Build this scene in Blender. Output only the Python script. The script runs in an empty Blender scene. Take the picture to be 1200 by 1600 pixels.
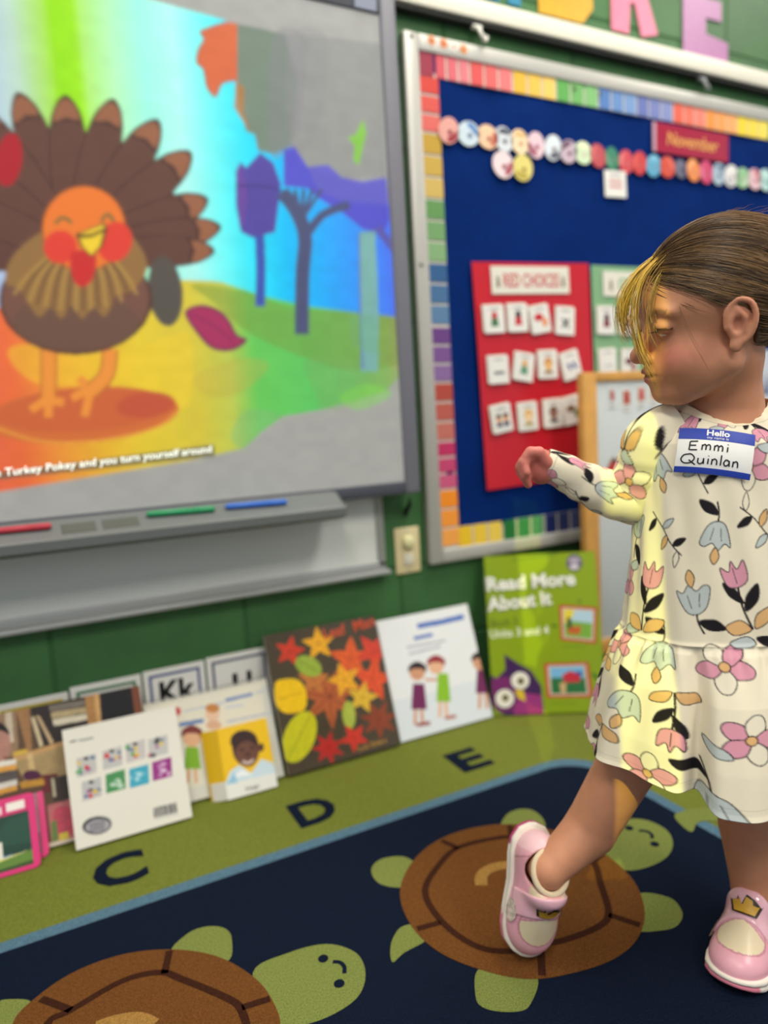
import bpy, bmesh, math, random
import numpy as np
from mathutils import Vector, Matrix
from mathutils.bvhtree import BVHTree

random.seed(7); rng = np.random.default_rng(7)
scene = bpy.context.scene
COL = scene.collection
PI = math.pi

# ------------------------------------------------------------------ camera
FPX = 1109.0
CAM = np.array([0.0, -1.55, 0.75])
YAW, PITCH, ROLL = [math.radians(a) for a in (26.28, -7.10, -3.385)]
_fw = np.array([math.sin(YAW)*math.cos(PITCH), math.cos(YAW)*math.cos(PITCH), math.sin(PITCH)])
_rt0 = np.array([math.cos(YAW), -math.sin(YAW), 0.0]); _up0 = np.cross(_rt0, _fw)
_rt = _rt0*math.cos(ROLL) + _up0*math.sin(ROLL)
_up = -_rt0*math.sin(ROLL) + _up0*math.cos(ROLL)
FWH = np.array([math.sin(YAW), math.cos(YAW), 0.0])
cd = bpy.data.cameras.new('camera'); cam = bpy.data.objects.new('camera', cd); COL.objects.link(cam)
cam.matrix_world = Matrix(((_rt[0], _up[0], -_fw[0], CAM[0]), (_rt[1], _up[1], -_fw[1], CAM[1]),
                           (_rt[2], _up[2], -_fw[2], CAM[2]), (0, 0, 0, 1)))
cd.sensor_fit = 'HORIZONTAL'; cd.sensor_width = 36.0; cd.lens = 36.0*FPX/1200.0
cd.clip_start = 0.05; cd.clip_end = 50
cd.dof.use_dof = True; cd.dof.focus_distance = 0.83; cd.dof.aperture_fstop = 2.5
scene.camera = cam

# ------------------------------------------------------------------ world, lamps, exposure
w = bpy.data.worlds.new('world'); scene.world = w; w.use_nodes = True
w.node_tree.nodes['Background'].inputs[0].default_value = (0.86, 0.92, 1.0, 1)
w.node_tree.nodes['Background'].inputs[1].default_value = 0.42

def area(name, loc, size, power, col, rot=(0, 0, 0)):
    l = bpy.data.lights.new(name, 'AREA'); l.shape = 'RECTANGLE'; l.size, l.size_y = size
    l.energy = power; l.color = col
    o = bpy.data.objects.new(name, l); o.location = loc; o.rotation_euler = rot; COL.objects.link(o)
    return o
LAMPS = [(-0.55, -0.75), (1.25, -0.75), (-0.55, -2.5), (1.25, -2.5), (3.0, -0.9)]
for (lx, ly), le in zip(LAMPS, (8, 16, 20, 26, 13)):
    area('fluorescent_light', (lx, ly, 2.66), (0.55, 1.15), le, (1.0, 0.955, 0.87))
# added spot for the unseen projector, masked to a slab grazing the child's side
PJ = Vector((-0.50, -2.9, 2.35)); _aim = Vector((0.648, -0.936, 0.70)); _d = (_aim-PJ).normalized()
_lx = _d.cross(Vector((0, 0, 1))).normalized(); _ly = _lx.cross(_d)
pl = bpy.data.lights.new('projector_beam', 'SPOT'); pl.energy = 190; pl.spot_size = math.radians(26); pl.spot_blend = 0.1; pl.shadow_soft_size = 0.004; pl.color = (0.94, 0.98, 0.02)
pl.use_nodes = True; _n = pl.node_tree.nodes; _k = pl.node_tree.links; _em = _n['Emission']
_tc = _n.new('ShaderNodeTexCoord'); _sp = _n.new('ShaderNodeSeparateXYZ'); _k.new(_tc.outputs['Normal'], _sp.inputs[0])
_dv = _n.new('ShaderNodeMath'); _dv.operation = 'DIVIDE'; _k.new(_sp.outputs[0], _dv.inputs[0]); _k.new(_sp.outputs[2], _dv.inputs[1])
_ab = _n.new('ShaderNodeMath'); _ab.operation = 'ABSOLUTE'; _k.new(_dv.outputs[0], _ab.inputs[0])
_lt = _n.new('ShaderNodeMath'); _lt.operation = 'LESS_THAN'; _k.new(_ab.outputs[0], _lt.inputs[0]); _lt.inputs[1].default_value = 0.0100
_dy = _n.new('ShaderNodeMath'); _dy.operation = 'DIVIDE'; _k.new(_sp.outputs[1], _dy.inputs[0]); _k.new(_sp.outputs[2], _dy.inputs[1])
_ay = _n.new('ShaderNodeMath'); _ay.operation = 'ABSOLUTE'; _k.new(_dy.outputs[0], _ay.inputs[0])
_ly2 = _n.new('ShaderNodeMath'); _ly2.operation = 'LESS_THAN'; _k.new(_ay.outputs[0], _ly2.inputs[0]); _ly2.inputs[1].default_value = 0.128
_ml = _n.new('ShaderNodeMath'); _ml.operation = 'MULTIPLY'; _k.new(_lt.outputs[0], _ml.inputs[0]); _k.new(_ly2.outputs[0], _ml.inputs[1])
_k.new(_ml.outputs[0], _em.inputs['Strength'])
po = bpy.data.objects.new('projector_beam', pl); COL.objects.link(po)
po.matrix_world = Matrix(((_lx.x, _ly.x, -_d.x, PJ.x), (_lx.y, _ly.y, -_d.y, PJ.y), (_lx.z, _ly.z, -_d.z, PJ.z), (0, 0, 0, 1)))
vs_ = scene.view_settings
vs_.view_transform = 'Standard'; vs_.look = 'None'; vs_.gamma = 1.0; vs_.use_curve_mapping = False
vs_.exposure = 0.5

# ------------------------------------------------------------------ pixels to places
def ray(px, py):
    return _rt*(px-600)/FPX - _up*(py-800)/FPX + _fw
def on_plane(px, py, o, n):
    r = ray(px, py); return CAM + r*(np.dot(np.asarray(o)-CAM, n)/np.dot(r, n))
def W(px, py, y=0.0):                      # on a plane parallel to the wall
    return on_plane(px, py, (0, y, 0), np.array([0, 1.0, 0]))
def FL(px, py, z=0.0):                     # on the rug
    return on_plane(px, py, (0, 0, z), np.array([0, 0, 1.0]))
def G(px, py, D):                          # at a horizontal distance from the photographer
    r = ray(px, py); return CAM + r*(D/np.dot(r, FWH))

# ------------------------------------------------------------------ colours and materials
def lin(c):
    c = np.asarray(c, float)/255.0
    return np.where(c <= 0.04045, c/12.92, ((c+0.055)/1.055)**2.4)
def rgba(c): return tuple(lin(c)) + (1.0,)
MATS = {}
def mat(name, c=None, rough=0.6, spec=0.4, noise=0, nscale=40, bump=0, bscale=200, attr=None, emit=0.0, base=1.0,
        sss=0, coat=0, coord='Object', metal=0, detail=4, bdist=0.002):
    if name in MATS: return MATS[name]
    m = bpy.data.materials.new(name); m.use_nodes = True; N = m.node_tree.nodes; L = m.node_tree.links
    b = N['Principled BSDF']; b.inputs['Roughness'].default_value = rough
    b.inputs['Specular IOR Level'].default_value = spec; b.inputs['Metallic'].default_value = metal
    tc = N.new('ShaderNodeTexCoord'); src = None
    if attr:
        a = N.new('ShaderNodeAttribute'); a.attribute_name = attr; src = a.outputs['Color']
        raw = src
        if base != 1.0:
            mx = N.new('ShaderNodeMix'); mx.data_type = 'RGBA'; mx.blend_type = 'MULTIPLY'; mx.inputs[0].default_value = 1
            L.new(src, mx.inputs[6]); mx.inputs[7].default_value = (base, base, base, 1); src = mx.outputs[2]
        if emit:
            L.new(raw, b.inputs['Emission Color']); b.inputs['Emission Strength'].default_value = emit
    else:
        b.inputs['Base Color'].default_value = rgba(c)
        if emit:
            b.inputs['Emission Color'].default_value = rgba(c); b.inputs['Emission Strength'].default_value = emit
    if noise:
        n = N.new('ShaderNodeTexNoise'); n.inputs['Scale'].default_value = nscale; n.inputs['Detail'].default_value = detail
        L.new(tc.outputs[coord], n.inputs['Vector'])
        mr = N.new('ShaderNodeMapRange'); mr.inputs[1].default_value = 0.3; mr.inputs[2].default_value = 0.7
        mr.inputs[3].default_value = 1-noise; mr.inputs[4].default_value = 1+noise
        L.new(n.outputs['Fac'], mr.inputs[0])
        mx = N.new('ShaderNodeMix'); mx.data_type = 'RGBA'; mx.blend_type = 'MULTIPLY'; mx.inputs[0].default_value = 1
        if src is not None: L.new(src, mx.inputs[6])
        else: mx.inputs[6].default_value = rgba(c)
        L.new(mr.outputs[0], mx.inputs[7]); src = mx.outputs[2]
    if src is not None: L.new(src, b.inputs['Base Color'])
    if bump:
        n = N.new('ShaderNodeTexNoise'); n.inputs['Scale'].default_value = bscale; n.inputs['Detail'].default_value = 3
        L.new(tc.outputs[coord], n.inputs['Vector'])
        bp = N.new('ShaderNodeBump'); bp.inputs['Strength'].default_value = bump; bp.inputs['Distance'].default_value = bdist
        L.new(n.outputs['Fac'], bp.inputs['Height']); L.new(bp.outputs[0], b.inputs['Normal'])
    if sss:
        b.inputs['Subsurface Weight'].default_value = sss
        b.inputs['Subsurface Radius'].default_value = (0.6, 0.25, 0.12); b.inputs['Subsurface Scale'].default_value = 0.012
    if coat:
        b.inputs['Coat Weight'].default_value = coat; b.inputs['Coat Roughness'].default_value = 0.15
    MATS[name] = m
    return m

# ------------------------------------------------------------------ object helpers
def tag(o, label=None, cat=None, group=None, kind=None):
    if label: o['label'] = label
    if cat: o['category'] = cat
    if group: o['group'] = group
    if kind: o['kind'] = kind
    return o
def link(o, parent=None, M=None):
    COL.objects.link(o)
    if parent is not None: o.parent = parent
    if M is not None: o.matrix_local = M
    return o
def empty(name, loc=(0, 0, 0), M=None):
    o = bpy.data.objects.new(name, None); COL.objects.link(o); o.empty_display_size = 0.05
    if M is not None: o.matrix_world = M
    else: o.location = Vector(loc)
    return o
def me_from(name, verts, faces, m=None, smooth=False):
    me = bpy.data.meshes.new(name)
    me.from_pydata([tuple(map(float, v)) for v in verts], [], [tuple(map(int, f)) for f in faces])
    if m is not None: me.materials.append(m)
    if smooth: me.polygons.foreach_set('use_smooth', [True]*len(me.polygons))
    me.update(); return me
def fast_mesh(name, V, F, m=None, smooth=True, col=None):
    """V (n,3), F (k,3|4) arrays; col (n,3) linear colours stored per point"""
    V = np.ascontiguousarray(V, np.float32); F = np.ascontiguousarray(F, np.int32); k = F.shape[1]
    me = bpy.data.meshes.new(name)
    me.vertices.add(len(V)); me.vertices.foreach_set('co', V.ravel())
    me.loops.add(F.size); me.loops.foreach_set('vertex_index', F.ravel())
    me.polygons.add(len(F)); me.polygons.foreach_set('loop_start', np.arange(len(F), dtype=np.int32)*k)
    try: me.polygons.foreach_set('loop_total', np.full(len(F), k, np.int32))
    except Exception: pass
    me.polygons.foreach_set('use_smooth', np.full(len(F), smooth))
    if col is not None:
        a = me.color_attributes.new('Col', 'FLOAT_COLOR', 'POINT')
        a.data.foreach_set('color', np.concatenate([col, np.ones((len(V), 1))], 1).astype(np.float32).ravel())
    if m is not None: me.materials.append(m)
    me.update(calc_edges=True); me.validate(); return me
def obj(name, me, parent=None, M=None):
    return link(bpy.data.objects.new(name, me), parent, M)
def bevel_box_mesh(name, lo, hi, m, bev=0.0, seg=2):
    bm = bmesh.new(); bmesh.ops.create_cube(bm, size=1.0)
    lo = np.array(lo, float); hi = np.array(hi, float); c = (lo+hi)/2; s = hi-lo
    for v in bm.verts: v.co = Vector((c[0]+v.co.x*s[0], c[1]+v.co.y*s[1], c[2]+v.co.z*s[2]))
    if bev: bmesh.ops.bevel(bm, geom=list(bm.edges), offset=bev, segments=seg, affect='EDGES', profile=0.5)
    me = bpy.data.meshes.new(name); bm.to_mesh(me); bm.free(); me.materials.append(m)
    if bev and seg > 1: me.polygons.foreach_set('use_smooth', [True]*len(me.polygons))
    return me
def box(name, lo, hi, m, parent=None, bev=0.0, seg=2):
    return obj(name, bevel_box_mesh(name, lo, hi, m, bev, seg), parent)
def prism_mesh(name, poly, z0, z1, m, smooth=False, bev=0):
    """poly: 2D outline in local x,z ; extruded along local y from z0 (front) to z1"""
    bm = bmesh.new()
    vs = [bm.verts.new((p[0], z0, p[1])) for p in poly]
    f = bm.faces.new(vs)
    r = bmesh.ops.extrude_face_region(bm, geom=[f])
    for v in [g for g in r['geom'] if isinstance(g, bmesh.types.BMVert)]: v.co.y = z1
    bmesh.ops.recalc_face_normals(bm, faces=bm.faces)
    if bev: bmesh.ops.bevel(bm, geom=list(bm.edges), offset=bev, segments=1, affect='EDGES')
    bmesh.ops.triangulate(bm, faces=[f for f in bm.faces if len(f.verts) > 4])
    me = bpy.data.meshes.new(name); bm.to_mesh(me); bm.free(); me.materials.append(m); return me
def flat_mesh(name, poly, z, m, th=0.0006):
    """flat piece lying on the floor: poly in x,y ; top at z"""
    bm = bmesh.new()
    vs = [bm.verts.new((p[0], p[1], z-th)) for p in poly]; f = bm.faces.new(vs)
    r = bmesh.ops.extrude_face_region(bm, geom=[f])
    for v in [g for g in r['geom'] if isinstance(g, bmesh.types.BMVert)]: v.co.z = z
    bmesh.ops.recalc_face_normals(bm, faces=bm.faces)
    bmesh.ops.triangulate(bm, faces=[f for f in bm.faces if len(f.verts) > 4])
    me = bpy.data.meshes.new(name); bm.to_mesh(me); bm.free(); me.materials.append(m); return me
def tube_mesh(name, pts, rad, m, n=8, closed=False):
    pts = [Vector(p) for p in pts]; V = []; F = []; K = len(pts)
    rad = rad if hasattr(rad, '__len__') else [rad]*K
    up = Vector((0, 0, 1))
    for i, p in enumerate(pts):
        t = (pts[(i+1) % K if closed else min(i+1, K-1)]-pts[(i-1) % K if closed else max(i-1, 0)]).normalized()
        a = t.cross(up if abs(t.dot(up)) < 0.95 else Vector((1, 0, 0))).normalized(); b = t.cross(a)
        for j in range(n):
            an = 2*PI*j/n; V.append(p+(a*math.cos(an)+b*math.sin(an))*rad[i])
    for i in range(K if closed else K-1):
        i2 = (i+1) % K
        for j in range(n): F.append((i*n+j, i*n+(j+1) % n, i2*n+(j+1) % n, i2*n+j))
    if not closed: F += [tuple(range(n))[::-1], tuple(range((K-1)*n, K*n))]
    return me_from(name, V, F, m, True)
def catmull(pts, per=8, closed=True):
    P = [np.asarray(p, float) for p in pts]; n = len(P); out = []
    for i in range(n if closed else n-1):
        p0, p1, p2, p3 = (P[(i-1) % n], P[i], P[(i+1) % n], P[(i+2) % n]) if closed else \
            (P[max(i-1, 0)], P[i], P[i+1], P[min(i+2, n-1)])
        for t in np.arange(per)/per:
            out.append(0.5*((2*p1)+(-p0+p2)*t+(2*p0-5*p1+4*p2-p3)*t*t+(-p0+3*p1-3*p2+p3)*t**3))
    if not closed: out.append(P[-1])
    return np.array(out)
def stroke(pts, width, per=6):
    """outline polygon of a thick line through 2D pts"""
    p = catmull(pts, per, False); t = np.gradient(p, axis=0); t /= np.linalg.norm(t, axis=1)[:, None]+1e-12
    n = np.stack([-t[:, 1], t[:, 0]], 1)*width/2
    return np.concatenate([p+n, (p-n)[::-1]])

def text_mesh(name, body, size, m, bold=0.0, shear=0.0, th=0.0004, width=None, height=None, align='LEFT', sp=1.0):
    c = bpy.data.curves.new(name, 'FONT'); c.body = body; c.size = size; c.offset = bold*size; c.shear = shear
    c.extrude = th/2; c.align_x = align; c.space_character = sp; c.resolution_u = 3
    o = bpy.data.objects.new(name, c); COL.objects.link(o)
    dg = bpy.context.evaluated_depsgraph_get(); me = bpy.data.meshes.new_from_object(o.evaluated_get(dg))
    bpy.data.objects.remove(o); bpy.data.curves.remove(c)
    n = len(me.vertices); co = np.zeros(n*3, np.float32); me.vertices.foreach_get('co', co); co = co.reshape(-1, 3)
    if n:
        if width: co[:, 0] *= width/(np.ptp(co[:, 0])+1e-9)
        if height: co[:, 1] *= height/(np.ptp(co[:, 1])+1e-9)
    # text plane xy -> local x,z facing -y
    out = np.stack([co[:, 0], -co[:, 2], co[:, 1]], 1); me.vertices.foreach_set('co', out.ravel().astype(np.float32))
    me.materials.clear(); me.materials.append(m); me.name = name; me.update(); return me

# ------------------------------------------------------------------ flat prints painted on real panels
class Panel:
    """a flat rectangle in the place: origin bottom-left, ex across, ez up, n towards the viewer"""
    def __init__(s, o, ex, ez, w_, h_):
        s.o = np.asarray(o, float); s.ex = np.asarray(ex, float)/np.linalg.norm(ex)
        ez = np.asarray(ez, float); ez = ez-s.ex*np.dot(ez, s.ex); s.ez = ez/np.linalg.norm(ez)
        s.n = np.cross(s.ex, s.ez); s.w, s.h = w_, h_
        y = -s.n
        s.M = Matrix(((s.ex[0], y[0], s.ez[0], s.o[0]), (s.ex[1], y[1], s.ez[1], s.o[1]),
                      (s.ex[2], y[2], s.ez[2], s.o[2]), (0, 0, 0, 1)))
    def uv(s, px, py):
        P = on_plane(px, py, s.o, s.n)-s.o
        return np.array([np.dot(P, s.ex), np.dot(P, s.ez)])
    def poly(s, pts): return np.array([s.uv(*p) for p in pts])

def inside(poly, X, Y):
    r = np.zeros(X.shape, bool); n = len(poly)
    for i in range(n):
        x1, y1 = poly[i]; x2, y2 = poly[(i+1) % n]
        if y1 == y2: continue
        c = ((y1 > Y) != (y2 > Y)) & (X < (x2-x1)*(Y-y1)/(y2-y1)+x1)
        r ^= c
    return r
class Canvas:
    def __init__(s, panel, res, c=(255, 255, 255), ss=2, px=True):
        s.p = panel; s.ss = ss; s.px = px
        s.nx = max(2, int(round(panel.w/res))); s.ny = max(2, int(round(panel.h/res)))
        s.hx, s.hy = s.nx*ss, s.ny*ss
        xs = (np.arange(s.hx)+0.5)/s.hx*panel.w; ys = (np.arange(s.hy)+0.5)/s.hy*panel.h
        s.X, s.Y = np.meshgrid(xs, ys); s.I = np.empty((s.hy, s.hx, 3)); s.I[:] = lin(c)
    def _box(s, P):
        x0 = int(np.clip(np.floor(P[:, 0].min()/s.p.w*s.hx)-1, 0, s.hx)); x1 = int(np.clip(np.ceil(P[:, 0].max()/s.p.w*s.hx)+1, 0, s.hx))
        y0 = int(np.clip(np.floor(P[:, 1].min()/s.p.h*s.hy)-1, 0, s.hy)); y1 = int(np.clip(np.ceil(P[:, 1].max()/s.p.h*s.hy)+1, 0, s.hy))
        return x0, x1, y0, y1
    def fill(s, pts, c, a=1.0, smooth=False, raw=False):
        pts = np.asarray(pts, float)
        if smooth: pts = catmull(pts, 8)
        P = pts if (raw or not s.px) else s.p.poly(pts)
        x0, x1, y0, y1 = s._box(P)
        if x1 <= x0 or y1 <= y0: return
        msk = inside(P, s.X[y0:y1, x0:x1], s.Y[y0:y1, x0:x1]); sub = s.I[y0:y1, x0:x1]
        sub[msk] = sub[msk]*(1-a)+lin(c)*a
    def ell(s, cx, cy, rx, ry, c, rot=0, a=1.0, n=28):
        t = np.linspace(0, 2*PI, n, endpoint=False); x = rx*np.cos(t); y = ry*np.sin(t); r = math.radians(rot)
        s.fill(np.stack([cx+x*math.cos(r)-y*math.sin(r), cy+x*math.sin(r)+y*math.cos(r)], 1), c, a)
    def line(s, pts, wd, c, a=1.0): s.fill(stroke(pts, wd), c, a)
    def noise(s, amt, cells, seed=0):
        g = np.random.default_rng(seed).random((cells+2, cells+2))*2-1
        u = s.X/s.p.w*cells; v = s.Y/s.p.h*cells; i = u.astype(int); j = v.astype(int); fu = u-i; fv = v-j
        fu = fu*fu*(3-2*fu); fv = fv*fv*(3-2*fv)
        n = (g[j, i]*(1-fu)+g[j, i+1]*fu)*(1-fv)+(g[j+1, i]*(1-fu)+g[j+1, i+1]*fu)*fv
        s.I *= (1+amt*n)[..., None]
    def mesh(s, name, m, off=0.0):
        I = s.I.reshape(s.ny, s.ss, s.nx, s.ss, 3).mean((1, 3))
        # cells become quads with their own corners shared: colour at cell centres -> points
        gx = np.linspace(0, s.p.w, s.nx); gy = np.linspace(0, s.p.h, s.ny)
        X, Y = np.meshgrid(gx, gy); V = np.stack([X.ravel(), np.full(X.size, -off), Y.ravel()], 1)
        i = np.arange(s.ny-1)[:, None]*s.nx+np.arange(s.nx-1)[None]; i = i.ravel()
        F = np.stack([i, i+1, i+1+s.nx, i+s.nx], 1)
        return fast_mesh(name, V, F, m, False, I.reshape(-1, 3))
# ================================================================== the setting
M_wall = mat('green_wall_paint', (58, 104, 56), 0.5, 0.45, noise=0.12, nscale=9, bump=0.5, bscale=160, bdist=0.003)
M_mortar = mat('green_joint_paint', (52, 94, 52), 0.6, 0.3, bump=0.4, bscale=160)
M_floor = mat('dark_floor', (24, 24, 27), 0.45, 0.4, noise=0.2, nscale=20)
M_ceil = mat('ceiling_tile', (225, 224, 216), 0.9, 0.2, bump=0.2, bscale=90)
wall = box('wall_back', (-2.6, 0.0022, -0.012), (4.6, 0.12, 2.72), M_mortar); tag(wall, kind='structure')
me_full = bevel_box_mesh('block', (-0.1955, 0, -0.0955), (0.1955, 0.03, 0.0955), M_wall, 0.002, 1)
me_half = bevel_box_mesh('half_block', (-0.0955, 0, -0.0955), (0.0955, 0.03, 0.0955), M_wall, 0.002, 1)
for r_ in range(13):
    z = 0.09+r_*0.2
    for k in range(18):
        x = -2.4+k*0.4+(0.2 if r_ % 2 else 0.0)
        if x > 4.4: continue
        o = obj('block', me_full, wall); o.location = (x, 0, z)
fl = box('floor', (-2.6, -4.2, -0.06), (4.6, 0.004, -0.010), M_floor); tag(fl, kind='structure')
ce = box('ceiling', (-2.6, -4.2, 2.70), (4.6, 0.004, 2.74), M_ceil); tag(ce, kind='structure')
M_lampframe = mat('lamp_frame', (235, 235, 232), 0.4)
M_diff = mat('lamp_diffuser', (255, 246, 228), 0.5, emit=3.0)
LWHERE = ('over the projection screen', 'over the bulletin board', 'behind the photographer on the screen side', 'behind the photographer on the easel side', 'beyond the easel')
for (lx, ly), lw in zip(LAMPS, LWHERE):
    t = empty('ceiling_light', (lx, ly, 2.70))
    tag(t, 'white recessed fluorescent troffer in the ceiling '+lw, 'ceiling light', 'fluorescent troffers in the ceiling')
    f_ = obj('frame', prism_mesh('frame', [(-0.3, -0.6), (0.3, -0.6), (0.3, 0.6), (-0.3, 0.6)], 0, 0.012, M_lampframe), t)
    f_.rotation_euler = (PI/2, 0, 0); f_.location = (0, 0, -0.006)
    box('diffuser', (-0.28, -0.58, -0.012), (0.28, 0.58, -0.004), M_diff, t)

# ================================================================== rug
def carpet(name, c):
    return mat(name, c, 0.95, 0.08, noise=0.30, nscale=420, bump=0.9, bscale=520, bdist=0.003, detail=6)
C_green = carpet('rug_green', (114, 122, 50)); C_blue = carpet('rug_blue', (86, 118, 138)); C_navy = carpet('rug_navy', (15, 25, 44))
C_brown = carpet('rug_brown', (108, 68, 32)); C_dark = carpet('rug_dark_brown', (60, 32, 20)); C_leaf = carpet('rug_turtle_green', (122, 132, 68))
C_tan = carpet('rug_tan', (160, 120, 62))
rug = empty('alphabet_rug', (0.3, -1.2, -0.010))
tag(rug, 'navy and lime green rug with letters and brown turtles on the floor', 'rug')
def rr(x0, y0, x1, y1, r, n=10):
    P = []
    for cx, cy, a0 in ((x1-r, y1-r, 0), (x0+r, y1-r, 90), (x0+r, y0+r, 180), (x1-r, y0+r, 270)):
        for i in range(n+1):
            a = math.radians(a0+90*i/n); P.append((cx+r*math.cos(a), cy+r*math.sin(a)))
    return np.array(P)
def rugpiece(name, poly, z, m, th):
    me = flat_mesh(name, poly, z, m, th); o = obj(name, me, rug); o.location = -rug.location; return o
YB0, YB1 = -0.43, -0.405     # inner edge of the green border, outer edge of blue strip
RX0, RX1, RY0, RY1 = -1.5, 1.30, -3.0, -0.075
rugpiece('green_border', rr(RX0, RY0, RX1, RY1, 0.18), -0.0016, C_green, 0.0084)
yb = FL(465, 1325)[1]
rugpiece('blue_stripe', rr(RX0+0.33, RY0+0.33, RX1-0.27, yb+0.012, 0.10), -0.0010, C_blue, 0.002)
rugpiece('navy_field', rr(RX0+0.355, RY0+0.355, RX1-0.295, yb-0.014, 0.09), -0.0004, C_navy, 0.002)
def FP(pts, smooth=True, per=6):
    P = np.array([FL(*p)[:2] for p in pts]); return catmull(P, per) if smooth else P
def floor_stroke(pts, wd, per=5): return stroke(np.array([FL(*p)[:2] for p in pts]), wd, per)
C_letter = C_navy
# letters woven in the green border
def rug_letter(body, cx, cy, wd, hh, up, right):
    me = text_mesh('rug_letter', body, 0.1, C_letter, bold=0.03, th=0.001, width=wd, height=hh)
    co = np.zeros(len(me.vertices)*3, np.float32); me.vertices.foreach_get('co', co); co = co.reshape(-1, 3)
    c = (co.max(0)+co.min(0))/2; q = co-c
    P = FL(cx, cy); out = np.zeros_like(co)
    out[:, :2] = P[:2]+q[:, :1]*np.array(right)[None]+q[:, 2:]*np.array(up)[None]; out[:, 2] = -0.0008+np.where(q[:, 1] < 0, 0.0006, -0.0006)
    me.vertices.foreach_set('co', out.ravel()); me.update()
    o = obj('woven_letter', me, rug); o.location = -rug.location
rug_letter('C', 187, 1357, 0.088, 0.098, (0, 1), (1, 0))
rug_letter('D', 490, 1266, 0.085, 0.092, (0, 1), (1, 0))
rug_letter('E', 732, 1186, 0.078, 0.092, (0, 1), (1, 0))
def turtle(shell, ring, spokes, head, eyes, smile, legs, mark):
    for l in legs: rugpiece('turtle_leg', FP(l), 0.0000, C_leaf, 0.001)
    rugpiece('turtle_head', FP(head), 0.0000, C_leaf, 0.001)
    rugpiece('turtle_shell', FP(shell), 0.0006, C_brown, 0.001)
    rugpiece('shell_line', floor_stroke(ring, 0.0105), 0.0009, C_dark, 0.0007)
    for s_ in spokes: rugpiece('shell_line', floor_stroke(s_, 0.0105), 0.0009, C_dark, 0.0007)
    for e in eyes:
        c = FL(*e); t = np.linspace(0, 2*PI, 12, endpoint=False)
        rugpiece('turtle_eye', np.stack([c[0]+0.0075*np.cos(t), c[1]+0.0075*np.sin(t)], 1), 0.0006, C_dark if 0 else C_navy, 0.0007)
    rugpiece('turtle_smile', floor_stroke(smile, 0.006), 0.0006, C_navy, 0.0007)
    for mk in mark: rugpiece('shell_mark', floor_stroke(mk, 0.020), 0.0010, C_tan, 0.0007)
turtle([(625, 1400), (637, 1358), (670, 1322), (722, 1298), (790, 1288), (862, 1297), (930, 1325), (985, 1370), (1007, 1420), (997, 1465), (960, 1498), (900, 1519), (830, 1530), (760, 1518), (690, 1490), (645, 1450)],
       [(850, 1316), (901, 1331), (928, 1349), (939, 1383), (951, 1425), (939, 1446), (893, 1466), (847, 1477), (790, 1487), (740, 1477), (690, 1440), (664, 1392), (690, 1347), (716, 1325), (763, 1312), (805, 1308), (850, 1316)],
       [[(928, 1346), (942, 1334)], [(951, 1430), (1000, 1446)], [(845, 1480), (847, 1525)], [(688, 1442), (652, 1452)], [(716, 1326), (690, 1314)], [(800, 1308), (796, 1290)]],
       [(905, 1335), (920, 1307), (942, 1288), (970, 1280), (1008, 1281), (1039, 1295), (1051, 1314), (1046, 1334), (1024, 1350), (985, 1360), (950, 1350)],
       [(983, 1294), (1023, 1319)], [(998, 1298), (1010, 1299), (1018, 1304), (1019, 1310)],
       [[(786, 1295), (790, 1275), (808, 1265), (832, 1266), (850, 1282), (845, 1298)],
        [(650, 1350), (628, 1338), (594, 1343), (580, 1360), (594, 1381), (632, 1386), (655, 1370)],
        [(650, 1445), (625, 1450), (611, 1475), (613, 1503), (632, 1488), (668, 1466)],
        [(752, 1512), (743, 1555), (757, 1575), (800, 1581), (828, 1570), (836, 1522)],
        [(995, 1398), (1045, 1402), (1066, 1425), (1058, 1446), (1030, 1454), (993, 1450)]],
       [[(752, 1384), (753, 1368), (768, 1357), (795, 1352), (830, 1358)]])
turtle([(20, 1600), (60, 1556), (120, 1517), (195, 1491), (270, 1484), (340, 1495), (400, 1530), (430, 1572), (438, 1610), (420, 1670), (350, 1725), (230, 1755), (100, 1735), (30, 1670)],
       [(150, 1690), (80, 1640), (76, 1598), (111, 1579), (192, 1533), (250, 1520), (285, 1531), (350, 1558), (376, 1577), (383, 1620), (340, 1680), (230, 1712), (150, 1690)],
       [[(64, 1561), (111, 1579)], [(265, 1486), (257, 1522)], [(378, 1575), (422, 1561)]],
       [(395, 1520), (450, 1489), (510, 1475), (555, 1488), (571, 1519), (560, 1556), (520, 1585), (470, 1602), (430, 1600)],
       [(505, 1498), (530, 1537)], [(520, 1503), (531, 1504), (538, 1511), (538, 1521)],
       [[(270, 1490), (290, 1461), (320, 1448), (350, 1450), (362, 1467), (352, 1503)], [(-20, 1590), (-5, 1566), (20, 1561), (48, 1565), (40, 1590), (10, 1620)]],
       [[(150, 1606), (180, 1596), (215, 1592), (240, 1602)]])
rugpiece('turtle_leg', FP([(1055, 1272), (1068, 1292), (1082, 1299), (1092, 1284), (1130, 1282), (1150, 1268), (1100, 1262)]), 0.0, C_leaf, 0.001)

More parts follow.
